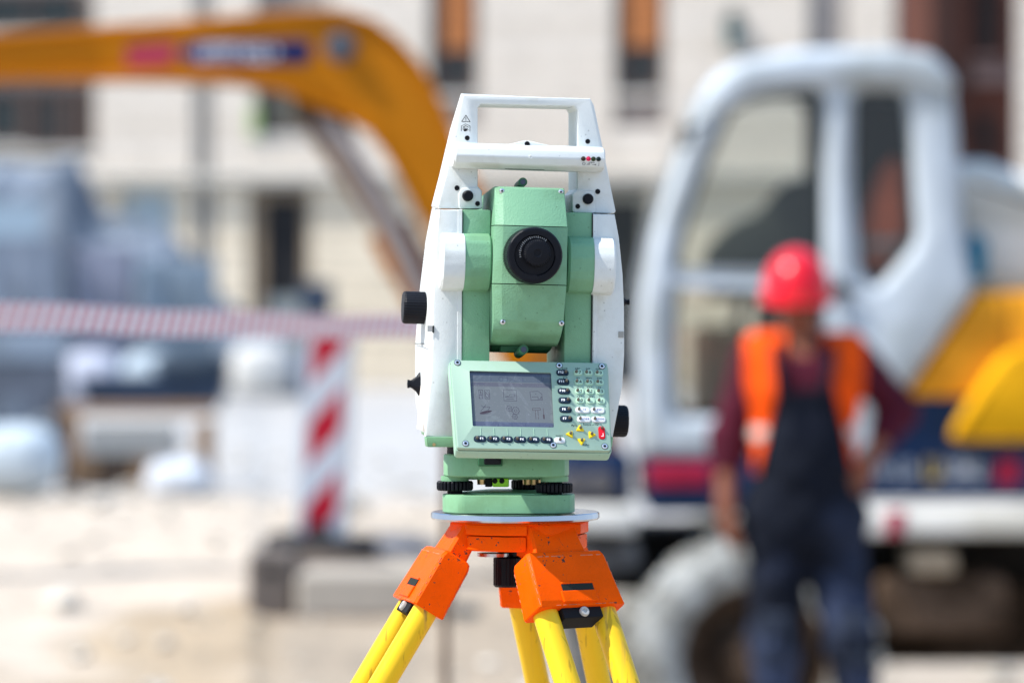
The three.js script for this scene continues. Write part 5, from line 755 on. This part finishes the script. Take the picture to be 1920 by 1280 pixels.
  part('access_cover', plate([[1786, 826], [1792, 800], [1846, 714], [1880, 668], [1910, 652], [2090, 652], [2090, 828]], zr + 0.05, zr + 0.20, 0.035, 0.05), xm.yellow, EX);
  part('blue_stripe', plate([[1660, 748], [1730, 748], [1700, 800], [1650, 800]], zr + 0.08, zr + 0.096, 0.002, 0.005), xm.brown, EX);
  // lettering too blurred to read: pale strokes, one yellow, then a red block
  const bars = (x0, x1, y0, y1, n, z, seed) => { const r = rng(seed), g = []; for (let k = 0; k < n; k++) { const a = mixn(x0, x1, k / n), b = mixn(x0, x1, (k + 0.62) / n), w = (b - a) * 0.34; g.push(plate([[a, y0], [a + w, y0], [a + w, y1], [a, y1]], z, z + 0.004, 0.0005, 0.001)); const yy = y0 + (y1 - y0) * [0, 0.42, 0.8][Math.floor(r() * 3)]; g.push(plate([[a + w + 0.6, yy], [b, yy], [b, yy + (y1 - y0) * 0.2], [a + w + 0.6, yy + (y1 - y0) * 0.2]], z, z + 0.004, 0.0005, 0.001)); if (r() < 0.7) g.push(plate([[b + 0.6, y0], [b + w * 0.8 + 0.6, y0], [b + w * 0.8 + 0.6, y1], [b + 0.6, y1]], z, z + 0.004, 0.0005, 0.001)); } return g; };
  part('lettering', bars(1632, 1730, 862, 900, 4, zr + 0.09, 1), M(col(0.42, 0.45, 0.50), 0.5), EX); part('lettering', bars(1736, 1770, 858, 902, 1, zr + 0.09, 2), M(col(0.50, 0.36, 0.10), 0.5), EX); part('lettering', bars(1780, 1850, 862, 900, 3, zr + 0.09, 3), M(col(0.42, 0.45, 0.50), 0.5), EX);
  part('red_panel', plate([[1872, 860], [1912, 860], [1912, 908], [1864, 908]], zr + 0.085, zr + 0.096, 0.002, 0.006), xm.red, EX);
  // teal canister behind the cab
  { const a = P(1831, 436, zr + 0.02), b = P(1831, 524, zr + 0.02); part('canister', lathe([[0, a.y], [0.02, a.y], [0.024, a.y - 0.02], [0.046, a.y - 0.04], [0.046, b.y], [0, b.y]], 24).translate(a.x, 0, a.z), xm.teal, EX); }
  // --- boom: a bent box girder left of the cab, its foot hidden behind the instrument
  const zb = ZE - 0.42, bt = 0.30;
  const up = [[-620, 150], [-300, 96], [0, 64], [230, 47], [430, 30], [560, 19], [640, 18], [700, 36], [750, 74], [792, 122], [826, 186], [860, 265], [905, 360], [960, 470], [1010, 570], [1052, 660]];
  const dn = [[-620, 210], [-300, 172], [0, 148], [230, 147], [430, 152], [520, 168], [585, 196], [640, 218], [684, 242], [722, 290], [752, 345], [782, 404], [822, 480], [868, 560], [916, 640], [960, 720]];
  const girder = Pl([...up, ...[...dn].reverse()], zb);
  const boom = part('boom', slab(girder, lz(zb - bt), lz(zb), 0.012), xm.amber, EX);
  const flange = (l, s) => { const q = Pl(l, zb), inn = q.map((p, i) => { const a = q[Math.max(0, i - 1)], b = q[Math.min(q.length - 1, i + 1)], d = b.clone().sub(a).normalize(); return V2(p.x + s * d.y * 0.022, p.y - s * d.x * 0.022); }); return slab([...q, ...inn.reverse()], lz(zb - bt) - 0.025, lz(zb) + 0.025, 0.003); };
  part('flange', flange(up, 1), xm.amber, boom); part('flange', flange(dn, -1), xm.amber, boom);
  part('boom_decal', plate([[334, 98], [352, 82], [372, 78], [572, 76], [582, 84], [582, 112], [572, 120], [372, 120], [350, 114]], zb - 0.005, zb + 0.005, 0.001, 0.01), xm.navy, boom);
  part('boom_lettering', bars(372, 530, 84, 113, 8, zb + 0.005, 4), M(col(0.62, 0.68, 0.78), 0.5), boom);
  part('boom_decal', plate([[236, 84], [334, 80], [318, 122], [236, 126]], zb - 0.005, zb + 0.005, 0.001, 0.01), xm.pink, boom);
  { const c = P(638, 88, zb); part('pin', toZ(lathe([[0, 0.05], [0.035, 0.05], [0.045, 0.03], [0.062, 0.03], [0.066, 0], [0, 0]], 28)).translate(c.x, c.y, c.z), M(col(0.09, 0.10, 0.125), 0.5), boom); }
  { const c = P(585, 216, zb); part('cylinder_bracket', [plate([[540, 172], [650, 226], [632, 262], [596, 262], [556, 210]], zb - 0.22, zb - 0.08, 0.008, 0.02)], M(col(0.16, 0.075, 0.012), 0.7, { map: T.mud }), boom); }
  // lifting cylinder below the boom: rod, barrel, hoses
  { const a = P(622, 236, zb - 0.15), b = P(750, 470, zb - 0.15), c = P(930, 806, zb - 0.15), d = P(726, 424, zb - 0.15); part('cylinder_rod', [rod(a, b, 0.034, 0.034, 20)], xm.chrome, EX); part('cylinder_barrel', [rod(d.clone().lerp(b, 0.2), c, 0.088, 0.088, 28), rod(d.clone().lerp(b, 0.1), b.clone().lerp(c, 0.10), 0.098, 0.098, 28)], paint(0.33, 0.115, 0.010), EX);
    for (const k of [0, 1, 2]) part('hose', tube([P(590 + k * 8, 212, zb - 0.05), P(632 + k * 12, 268 + k * 4, zb - 0.02), P(690 + k * 13, 372, zb - 0.04), P(752 + k * 10, 486, zb - 0.06), P(850, 690, zb - 0.1)], 0.027, 40, 8), M([col(0.30, 0.28, 0.28), col(0.20, 0.13, 0.09), col(0.33, 0.31, 0.32)][k], 0.5), EX);
    part('cylinder_rod_guard', [bar(P(582, 232, zb - 0.10), P(732, 452, zb - 0.10), 0.075, 0.02)], M(col(0.34, 0.22, 0.14), 0.6), EX); part('link_plate', plate([[556, 196], [640, 206], [668, 262], [640, 300], [600, 270]], zb - 0.10, zb - 0.02, 0.008, 0.02), M(col(0.07, 0.04, 0.025), 0.7), EX); }
  // stick with its bucket outside the frame
  part('stick', slab(rounded(Pl([[-640, 120], [-560, 130], [-700, 900], [-760, 900]], zb), 0.03), lz(zb - 0.26), lz(zb - 0.04), 0.01), xm.amber, EX);
  part('bucket', slab(rounded(Pl([[-800, 880], [-660, 880], [-610, 1000], [-690, 1120], [-860, 1060]], zb), 0.08), lz(zb - 0.55), lz(zb + 0.25), 0.02), xm.brown, EX);
  // boom foot and turntable
  part('boom_foot', plate([[990, 640], [1060, 620], [1150, 760], [1180, 940], [1010, 940], [985, 760]], zb - 0.40, zb + 0.06, 0.02, 0.05), paint(0.27, 0.10, 0.015), EX);
  part('turntable', lathe([[0, 0.98], [0.55, 0.98], [0.58, 0.94], [0.58, 0.88], [0, 0.88]], 48).translate(P(1640, 900).x, 0, 0), xm.dark, EX);
  // --- undercarriage
  const yc = P(1415, 1235, ZE).y;
  part('chassis', rbox(3.6, 0.26, 0.9, 0.03, P(1130, 1080).x + 1.8, yc + 0.36, -0.1), xm.dark, EX);
  part('chassis_beam', plate([[1604, 952], [2420, 952], [2420, 1006], [1612, 1006]], ZE - 0.25, ZE + 0.16, 0.02, 0.04), xm.cream, EX);
  part('beam_marking', plate([[1666, 956], [1698, 956], [1694, 1003], [1660, 1003]], ZE + 0.158, ZE + 0.166, 0.002, 0.004), xm.red, EX);
  part('front_beam', plate([[1060, 948], [1192, 950], [1196, 1000], [1060, 998]], ZE - 0.8, ZE + 0.0, 0.02, 0.03), xm.cream, EX);
  part('front_guard', plate([[1045, 842], [1186, 846], [1186, 942], [1045, 942]], ZE - 0.8, ZE - 0.1, 0.02, 0.05), xm.blue, EX);
  for (const px of [1078, 1128]) { const c = P(px, 908, ZE - 0.1); part('headlight', toZ(lathe([[0, 0.02], [0.05, 0.015], [0.062, 0], [0.062, -0.02], [0, -0.02]], 24)).translate(c.x, c.y, c.z + 0.01), M(col(0.10, 0.095, 0.10), 0.3), EX); }
  part('underbody', plate([[1540, 1090], [2430, 1090], [2430, 1244], [1560, 1244]], ZE - 1.3, ZE - 0.5, 0.03, 0.04), M(col(0.075, 0.052, 0.038), 0.95, { map: T.mud }), EX);
  part('front_blade_arm', plate([[1052, 1012], [1196, 1008], [1206, 1070], [1060, 1086]], ZE - 0.8, ZE - 0.1, 0.03, 0.04), M(col(0.17, 0.17, 0.18), 0.9, { map: T.mud }), EX);
  part('side_tank', plate([[1648, 1080], [1892, 1080], [1896, 1190], [1646, 1190]], ZE - 0.5, ZE + 0.05, 0.03, 0.04), xm.brown, EX);
  part('tank_step', plate([[1708, 1032], [1792, 1032], [1796, 1076], [1706, 1076]], ZE - 0.3, ZE + 0.10, 0.02, 0.03), M(col(0.40, 0.32, 0.23), 0.9), EX);
  const wheel = (px, dz, near) => { const c = P(px, 1235, ZE), R = c.y + 0.004, z = near ? dz : dz, cz = z; const w = new THREE.Group(); w.name = 'wheel'; EX.add(w); w.position.set(c.x, R, cz);
    const ty = part('tyre', toZ(lathe([[0.295, -0.14], [0.31, -0.155], [0.35, -0.17], [0.42, -0.168], [R - 0.022, -0.135], [R - 0.016, -0.08], [R - 0.016, 0.08], [R - 0.022, 0.135], [0.42, 0.168], [0.35, 0.17], [0.31, 0.155], [0.295, 0.14]], 72)), xm.dust, w);
    const lugs = []; for (let k = 0; k < 26; k++) for (const s of [-1, 1]) lugs.push(rbox(0.055, 0.045, 0.14, 0.008, 0, R - 0.021, s * 0.072).rotateX(0).rotateZ((k + (s > 0 ? 0.5 : 0)) / 26 * 6.2832)); part('tread', lugs, xm.dust, ty);
    part('rim', [toZ(lathe([[0, -0.10], [0.20, -0.10], [0.25, 0.0], [0.292, 0.03], [0.303, 0.142], [0.283, 0.142], [0.272, 0.04], [0.16, 0.00], [0.13, 0.08], [0.11, 0.13], [0, 0.13]], 48)), ...Array.from({ length: 10 }, (_, k) => toZ(new THREE.CylinderGeometry(0.014, 0.014, 0.03, 6)).translate(0.20 * Math.cos(k * 0.628), 0.20 * Math.sin(k * 0.628), 0.03))], xm.brown, w); };
  const zn = lz(ZE) - 0.04, zf2 = lz(ZE) - 1.7; wheel(1415, zn, true); wheel(1415, zf2, false); wheel(2560, zn, true); wheel(2560, zf2, false);
  for (const px of [1415, 2560]) { const c = P(px, 1235); part('axle', [rod(V3(c.x, c.y, zn - 0.05), V3(c.x, c.y, zf2 + 0.05), 0.09, 0.09, 20), rbox(0.3, 0.3, 0.4, 0.08, c.x, c.y + 0.05, (zn + zf2) / 2)], xm.dark, EX); }
}
{ // orange vest on the seat
  const z = ZE - 0.20, p = at(1664, 408, z), v = thing('orange_vest', 'orange red high visibility vest hung over the seat inside the excavator cab', 'vest', [p.x, p.y - 0.28, z]);
  const g = new THREE.SphereGeometry(1, 36, 26), q = g.attributes.position, f = fbm(256, 5, 7, 4); for (let i = 0; i < q.count; i++) { const x = q.getX(i), y = q.getY(i), zz = q.getZ(i), k = 1 + 0.22 * (f(x * 60 + 90, y * 50 + zz * 30 + 90) - 0.5); q.setXYZ(i, x * 0.105 * k * (1 - 0.22 * y) + 0.03 * y, y * 0.25 * k + 0.27, zz * 0.085 * k); }
  const m = mergeVertices(clean(g)); m.computeVertexNormals(); part('cloth', m, M(col(1.0, 0.21, 0.09), 0.8, { map: T.cloth, bumpMap: T.weave, bumpScale: 0.001 }), v);
  part('reflective_band', new THREE.TorusGeometry(1, 0.11, 8, 40).rotateX(Math.PI / 2).scale(0.108, 0.2, 0.088).translate(-0.012, 0.17, 0), M(col(0.45, 0.42, 0.42), 0.5), v);
}

// ================================================================ WORKER
{
  const z0 = -9.53, base = at(1522, 1497, z0), W = thing('person', 'worker in red hard hat, orange vest and navy dungarees standing with one hand on hip', 'person', [base.x, height(base.x, z0), z0], 0);
  const J = (px, py, dz = 0) => at(px, py, z0 + dz).sub(W.position);
  const floor = 0.02;
  const j = {
    crown: J(1495, 536, 0.01), head: J(1497, 545, 0.0), jaw: J(1499, 598, 0.035), neck: J(1503, 640, -0.015), chest: J(1508, 735, 0.0), belly: J(1505, 860, 0.015), pelvis: J(1507, 950, 0.0),
    sl: J(1412, 676, -0.01), sr: J(1606, 674, -0.01), el: J(1366, 826, -0.02), wl: J(1360, 938, 0.06), er: J(1684, 768, -0.10), wr: J(1624, 872, 0.035),
    hl: J(1458, 972), hr: J(1556, 972), kl: J(1454, 1205, 0.03), kr: J(1594, 1205, 0.04), al: J(1450, 1440, -0.02), ar: J(1622, 1440, 0.0),
  };
  j.al.y = 0.10; j.ar.y = 0.10;
  const bone = (a, b, ra, rb, sx = 1) => ({ a, b, ra, rb });
  // distance to tapered capsules joined by a smooth minimum, meshed by marching cubes on one grid
  function mesh(bones, blend, cell, extra, colorOf) {
    const lo = V3(1e9, 1e9, 1e9), hi = V3(-1e9, -1e9, -1e9); for (const b of bones) for (const [p, r] of [[b.a, b.ra], [b.b, b.rb]]) { lo.min(p.clone().subScalar(r + 0.05)); hi.max(p.clone().addScalar(r + 0.05)); }
    const size = Math.max(hi.x - lo.x, hi.y - lo.y, hi.z - lo.z), n = Math.ceil(size / cell) + 2, half = n / 2, mc = new MarchingCubes(n, new THREE.MeshStandardMaterial(), false, false, 260000), c = lo.clone().add(hi).multiplyScalar(0.5), k = cell * half;
    mc.isolation = 0; const F = mc.field; F.fill(-1);
    const p = V3(), i0 = (v, ax) => Math.floor((v - c[ax]) / cell + half);
    const X0 = Math.max(0, i0(lo.x, 'x')), X1 = Math.min(n - 1, i0(hi.x, 'x') + 1), Y0 = Math.max(0, i0(lo.y, 'y')), Y1 = Math.min(n - 1, i0(hi.y, 'y') + 1), Zs = Math.max(0, i0(lo.z, 'z')), Z1 = Math.min(n - 1, i0(hi.z, 'z') + 1);
    const B = bones.map((b) => ({ ...b, d: b.b.clone().sub(b.a), l: Math.max(1e-9, b.a.distanceToSquared(b.b)), sq: b.sq ?? 1 }));
    for (let z = Zs; z <= Z1; z++) for (let y = Y0; y <= Y1; y++) for (let x = X0; x <= X1; x++) {
      p.set((x - half) * cell + c.x, (y - half) * cell + c.y, (z - half) * cell + c.z);
      let best = 1e9;
      for (const b of B) { const ax = p.x - b.a.x, ay = p.y - b.a.y, az = p.z - b.a.z, t = Math.min(1, Math.max(0, (ax * b.d.x + ay * b.d.y + az * b.d.z) / b.l)), dx = ax - b.d.x * t, dy = ay - b.d.y * t, dz = (az - b.d.z * t) * b.sq, d = Math.sqrt(dx * dx + dy * dy + dz * dz) - (b.ra + (b.rb - b.ra) * t); const kk = b.k ?? blend; if (best > 1e8) best = d; else { const h = Math.max(0, kk - Math.abs(best - d)) / kk; best = Math.min(best, d) - h * h * kk * 0.25; } }
      if (extra) best = extra(p, best);
      F[x + y * n + z * n * n] = -best;
    }
    mc.update();
    const cnt = mc.count ?? mc.geometry.drawRange.count, P = mc.positionArray.slice(0, cnt * 3); for (let i = 0; i < cnt; i++) { P[i * 3] = P[i * 3] * k + c.x; P[i * 3 + 1] = P[i * 3 + 1] * k + c.y; P[i * 3 + 2] = P[i * 3 + 2] * k + c.z; }
    let g = new THREE.BufferGeometry(); g.setAttribute('position', new THREE.Float32BufferAttribute(P, 3)); g = mergeVertices(g, cell * 0.02); g.computeVertexNormals();
    { const q = g.attributes, A = V3(), N = V3(); let s = 0; for (let i = 0; i < q.position.count; i += 37) { A.fromBufferAttribute(q.position, i).sub(c); N.fromBufferAttribute(q.normal, i); s += A.dot(N); } if (s < 0) { const ix = g.index.array; for (let i = 0; i < ix.length; i += 3) { const t = ix[i]; ix[i] = ix[i + 1]; ix[i + 1] = t; } g.computeVertexNormals(); } }
    return g;
  }
  const lerp = (a, b, t) => a.clone().lerp(b, t);
  const skin = M(col(0.27, 0.10, 0.058), 0.55, { map: T.cloth }), denim = M(col(0.008, 0.011, 0.022), 0.9, { map: T.cloth, bumpMap: T.weave, bumpScale: 0.002 }), maroon = M(col(0.085, 0.010, 0.024), 0.9, { map: T.cloth, bumpMap: T.weave, bumpScale: 0.002 }), hiviz = M(col(0.95, 0.098, 0.008), 0.8, { map: T.cloth, specularIntensity: 0.1 }), reflect = M(col(0.62, 0.50, 0.44), 0.35), hatM = M(col(0.66, 0.008, 0.022), 0.3, { clearcoat: 0.3, clearcoatRoughness: 0.2 });
  const torso = [bone(j.neck, lerp(j.neck, j.chest, 0.5), 0.062, 0.11), { ...bone(lerp(j.sl, j.sr, 0.18), lerp(j.sl, j.sr, 0.82), 0.072, 0.072) }, { ...bone(lerp(j.chest, j.sl, 0.30), lerp(j.chest, j.sr, 0.30), 0.118, 0.118) }, { ...bone(j.chest, j.belly, 0.136, 0.134) }, { ...bone(j.belly, j.pelvis, 0.132, 0.138) }, bone(lerp(j.pelvis, j.hl, 0.8), lerp(j.pelvis, j.hr, 0.8), 0.118, 0.118)];
  const limb = (a, b, c, r0, r1, r2, r3) => [bone(a, b, r0, r1), bone(b, c, r2, r3)];
  const arms = [...limb(j.sl, j.el, j.wl, 0.060, 0.044, 0.044, 0.029), ...limb(j.sr, j.er, j.wr, 0.060, 0.044, 0.044, 0.029)];
  const legs = [bone(j.hl, j.kl, 0.088, 0.060), bone(j.kl, j.al, 0.058, 0.040), bone(j.hr, j.kr, 0.088, 0.060), bone(j.kr, j.ar, 0.058, 0.040)];
  const fdir = V3(0, 0, 1);
  const feet = [bone(j.al.clone().setY(0.05), j.al.clone().add(V3(-0.03, -0.06, 0.16)).setY(0.04), 0.042, 0.034), bone(j.ar.clone().setY(0.05), j.ar.clone().add(V3(0.05, -0.06, 0.15)).setY(0.04), 0.042, 0.034)];
  const nose = lerp(j.head, j.jaw, 0.40).add(V3(0.0, 0.0, 0.115));
  const head = [bone(j.crown.clone().add(V3(0, -0.005, -0.01)), j.head.clone().add(V3(0, 0, 0.005)), 0.084, 0.080), bone(j.head, j.jaw, 0.074, 0.045), bone(lerp(j.head, j.jaw, 0.3), j.neck, 0.055, 0.056), { ...bone(lerp(j.head, j.jaw, 0.0).add(V3(0, 0.0, 0.082)), nose, 0.010, 0.015), k: 0.02 }, { ...bone(j.jaw.clone().add(V3(-0.02, 0.004, 0.044)), j.jaw.clone().add(V3(0.02, 0.004, 0.044)), 0.010, 0.010), k: 0.015 }, ...[-1, 1].map((s) => ({ ...bone(j.head.clone().add(V3(s * 0.080, 0.012, -0.01)), j.head.clone().add(V3(s * 0.082, -0.035, 0.0)), 0.014, 0.009), k: 0.02 })), ...[-1, 1].map((s) => ({ ...bone(j.head.clone().add(V3(s * 0.05, 0.012, 0.070)), j.head.clone().add(V3(s * 0.012, 0.014, 0.080)), 0.011, 0.009), k: 0.02 }))];
  // hands: palm, four fingers with two bends, thumb
  const hand = (w, dir, side, palmN, curl) => { const d = dir.clone().normalize(), n = palmN.clone().sub(d.clone().multiplyScalar(palmN.dot(d))).normalize(), s = d.clone().cross(n).normalize().multiplyScalar(side), o = [], pc = w.clone().addScaledVector(d, 0.085); o.push({ ...bone(w.clone().addScaledVector(d, 0.01).addScaledVector(s, 0.012), w.clone().addScaledVector(d, 0.080).addScaledVector(s, 0.024), 0.022, 0.016), k: 0.03 }, { ...bone(w.clone().addScaledVector(d, 0.01).addScaledVector(s, -0.012), w.clone().addScaledVector(d, 0.076).addScaledVector(s, -0.024), 0.022, 0.015), k: 0.03 });
    [[0.030, 0.072, 0.0092], [0.010, 0.082, 0.0095], [-0.010, 0.076, 0.0092], [-0.029, 0.060, 0.0082]].forEach(([off, len, r]) => { let p = pc.clone().addScaledVector(s, off), dd = d.clone(); [0.45, 0.32, 0.23].forEach((f, i) => { dd = dd.clone().addScaledVector(n, curl * (0.35 + 0.35 * i)).normalize(); const q = p.clone().addScaledVector(dd, len * f * 1.12); o.push({ ...bone(p, q, r * (1 - 0.1 * i), r * (0.92 - 0.1 * i)), k: 0.006 }); p = q; }); });
    let p = w.clone().addScaledVector(d, 0.030).addScaledVector(s, 0.028), q = p.clone().addScaledVector(d, 0.032).addScaledVector(s, 0.026).addScaledVector(n, 0.010); o.push({ ...bone(p, q, 0.014, 0.011), k: 0.012 }); const e = q.clone().addScaledVector(d, 0.030).addScaledVector(s, 0.004).addScaledVector(n, 0.012); o.push({ ...bone(q, e, 0.0105, 0.0085), k: 0.008 }); return o; };
  const hL = hand(j.wl, V3(0.12, -1, 0.08), -1, V3(0.8, 0, -0.5), 0.55), hR = hand(j.wr, V3(-0.55, -0.72, 0.42), 1, V3(-0.6, -0.1, -0.75), 0.5);
  // one continuous body: coarse figure, finer head and hands, merged into one mesh
  const body = [mesh([...torso, ...arms, ...legs, ...feet, bone(lerp(j.head, j.jaw, 0.3), j.neck, 0.052, 0.056)], 0.05, 0.014), mesh(head, 0.035, 0.0045), mesh([bone(lerp(j.el, j.wl, 0.9), j.wl, 0.029, 0.026), ...hL], 0.02, 0.0038), mesh([bone(lerp(j.er, j.wr, 0.9), j.wr, 0.029, 0.026), ...hR], 0.02, 0.0038)];
  part('body', body.map((g) => g.toNonIndexed()), skin, W);
  const grow = (l, e, sc = 1) => l.map((b) => ({ ...b, ra: b.ra * sc + e, rb: b.rb * sc + e }));
  const fold = (p, a) => a * (Math.sin(p.y * 61 + p.x * 33) + Math.sin(p.y * 37 - p.x * 51 + p.z * 40) + 0.6 * Math.sin(p.x * 90 + p.y * 20));
  // shirt: torso and sleeves to just below the elbow
  const armCut = [bone(j.sl, j.el, 0.066, 0.056), bone(j.el, lerp(j.el, j.wl, 0.36), 0.056, 0.050), bone(j.sr, j.er, 0.066, 0.056), bone(j.er, lerp(j.er, j.wr, 0.42), 0.056, 0.050)];
  const neckTop = j.neck.y - 0.005;
  part('shirt', mesh([...grow(torso.slice(0, 4), 0.014), ...grow(armCut, 0.004)], 0.05, 0.0105, (p, d) => Math.max(d + fold(p, 0.0014), p.y - neckTop - 0.02, (p.z > 0.03 && Math.abs(p.x - j.neck.x) < 0.05 - (neckTop - p.y) * 0.5) ? 0.018 - (neckTop - p.y) * 0.4 : -1)), maroon, W);
  // dungarees: trousers, bib and straps
  const cuff = 0.075, bibTop = J(1508, 728).y;
  const dung = mesh([...grow(torso.slice(3), 0.024), ...grow(legs, 0.018, 1.06)], 0.05, 0.0115, (p, d) => { let q = Math.max(d + fold(p, 0.0026), cuff - p.y); const waist = J(1508, 905).y; if (p.y > waist) { const half = mixn(0.165, 0.092, sm(waist, bibTop, p.y)); q = Math.max(q, p.y - bibTop, p.z > -0.02 ? Math.abs(p.x - j.chest.x) - half : Math.abs(p.x - j.chest.x) - half); } return q; });
  const dp = dung.attributes.position, dc = [], dn = fbm(512, 10, 301, 5); for (let i = 0; i < dp.count; i++) { const y = dp.getY(i), q = dn((dp.getX(i) * 260 + 300 + dp.getZ(i) * 200) % 512, (y * 200 + 30) % 512), k = 1 + 5.5 * sm(0.95, 0.35, y) * sm(0.42, 0.62, q) + 1.6 * sm(0.5, 0.68, q) ; dc.push(k, k * 0.98, k * 0.93); } // dust worn into the cloth, most below the knees
  dung.setAttribute('color', new THREE.Float32BufferAttribute(dc, 3));
  const du = part('dungarees', dung, M(denim.color, 0.9, { map: T.cloth, bumpMap: T.weave, bumpScale: 0.002, vertexColors: true }), W);
  const strap = (s) => tube([J(1508 + s * 42, 742, 0.185), J(1508 + s * 50, 690, 0.165), J(1508 + s * 52, 655, 0.11), J(1508 + s * 48, 642, 0.02), J(1508 + s * 46, 680, -0.12)], 0.016, 24, 8);
  part('strap', strap(-1), denim, du); part('strap', strap(1), denim, du);
  { const p = J(1470, 1205, 0.0); for (const [k, s] of [[j.kl, -1], [j.kr, 1]]) part('knee_patch', rbox(0.10, 0.17, 0.03, 0.012, k.x + 0.004 * s, k.y + 0.02, k.z + 0.072), M(col(0.04, 0.05, 0.075), 0.95, { map: T.cloth }), du); part('pocket', rbox(0.13, 0.12, 0.02, 0.008, j.chest.x, J(1508, 800).y, 0.172), denim, du); }
  // open vest
  const hem = J(1508, 892).y, top = j.neck.y + 0.0;
  const vest = part('vest', mesh([...grow(torso.slice(1, 4), 0.034), bone(j.sl, lerp(j.sl, j.el, 0.16), 0.070, 0.066), bone(j.sr, lerp(j.sr, j.er, 0.16), 0.070, 0.066), bone(j.belly, lerp(j.belly, j.pelvis, 0.4), 0.168, 0.172)], 0.05, 0.0105, (p, d) => { const dn = (top - p.y), xc = j.chest.x - 0.002, open = 0.062 + 0.22 * Math.max(0, dn), cut = p.z > 0.0 ? open - Math.abs(p.x - xc) : -1; return Math.max(d + fold(p, 0.0016), hem - p.y, p.y - top - 0.035, cut, Math.abs(p.x - xc) - mixn(0.198, 0.165, sm(0.1, 0.4, dn)), 0.062 - Math.hypot(p.x - j.neck.x, p.z - j.neck.z)); }), hiviz, W);
  for (const y of [812]) { const q = J(1508, y); part('reflective_band', mesh([bone(j.chest, j.belly, 0.178, 0.178), ...[]], 0.03, 0.0105, (p, d) => { const xc = j.chest.x, open = 0.062 + 0.22 * (top - p.y); return Math.max(d, Math.abs(p.y - q.y) - 0.022, p.z > 0 ? open + 0.004 - Math.abs(p.x - xc) : -1); }), reflect, vest); }
  // boots
  part('boots', mesh([...grow(feet, 0.012), bone(j.al.clone().setY(0.05), j.al, 0.055, 0.056), bone(j.ar.clone().setY(0.05), j.ar, 0.055, 0.056)], 0.03, 0.010, (p, d) => Math.max(d, 0.004 - p.y)), M(col(0.05, 0.035, 0.025), 0.7), W);
  // hair, eyes, brows, lips
  part('hair', mesh([bone(j.crown.clone().add(V3(0, -0.03, -0.022)), j.head.clone().add(V3(0, -0.02, -0.025)), 0.094, 0.080)], 0.02, 0.007, (p, d) => Math.max(d, p.z > j.head.z - 0.01 ? 0.01 : -1)), M(col(0.02, 0.014, 0.010), 0.8), W);
  for (const s of [-1, 1]) { const e = j.head.clone().add(V3(s * 0.031, -0.010, 0.074)); const ey = part('eye', new THREE.SphereGeometry(0.0115, 16, 12).translate(e.x, e.y, e.z), M(col(0.6, 0.57, 0.54), 0.2), W); part('iris', new THREE.SphereGeometry(0.006, 12, 8).translate(e.x, e.y - 0.002, e.z + 0.0075), M(col(0.03, 0.018, 0.01), 0.2), ey); part('eyebrow', tube([e.clone().add(V3(-0.02, 0.019, 0.012)), e.clone().add(V3(0, 0.025, 0.014)), e.clone().add(V3(0.02, 0.019, 0.012))], 0.004, 12, 6), M(col(0.02, 0.014, 0.01), 0.9), W); }
  { const m = j.jaw.clone().add(V3(0, 0.022, 0.050)); part('lips', tube([m.clone().add(V3(-0.024, 0, -0.006)), m.clone().add(V3(0, -0.002, 0.003)), m.clone().add(V3(0.024, 0, -0.006))], 0.005, 12, 8), M(col(0.30, 0.10, 0.08), 0.5), W); }
  // hard hat with brim, peak and ridge
  { const c = J(1495, 562, 0.0), topY = J(1495, 466, 0).y, h = topY - c.y, rx = 0.116, rz = 0.142;
    const pr = []; for (let i = 0; i <= 18; i++) { const t = i / 18 * Math.PI / 2; pr.push(V2(Math.pow(Math.cos(t), 0.86), Math.pow(Math.sin(t), 0.93))); }
    const dome = new THREE.LatheGeometry(pr, 56), q = dome.attributes.position; for (let i = 0; i < q.count; i++) { const x = q.getX(i), y = q.getY(i), z = q.getZ(i); const rdg = 0.02 * Math.exp(-((x / 0.16) ** 2)) * sm(0.1, 0.6, y); q.setXYZ(i, x * rx * (1 - 0), y * h * (1 + rdg), z * rz); } dome.computeVertexNormals();
    const H = new THREE.Group(); H.name = 'hard_hat'; W.add(H); H.position.set(c.x, c.y, c.z - 0.008); H.rotation.x = 0.10;
    part('shell', mergeVertices(clean(dome)), hatM, H); const br = ring(1, 56).map((p) => V2(p.x * (rx + 0.010), p.y * (rz + 0.010) + (p.y > 0 ? 0.035 * p.y * p.y : 0)));
    part('brim', disc(br, -0.006, 0.004, 0.0025), hatM, H); part('headband', disc(ring(1, 40).map((p) => V2(p.x * 0.098, p.y * 0.115)), -0.022, 0.0, 0.002), mat.blackMatte, H); }
}

renderer.render(scene, camera);
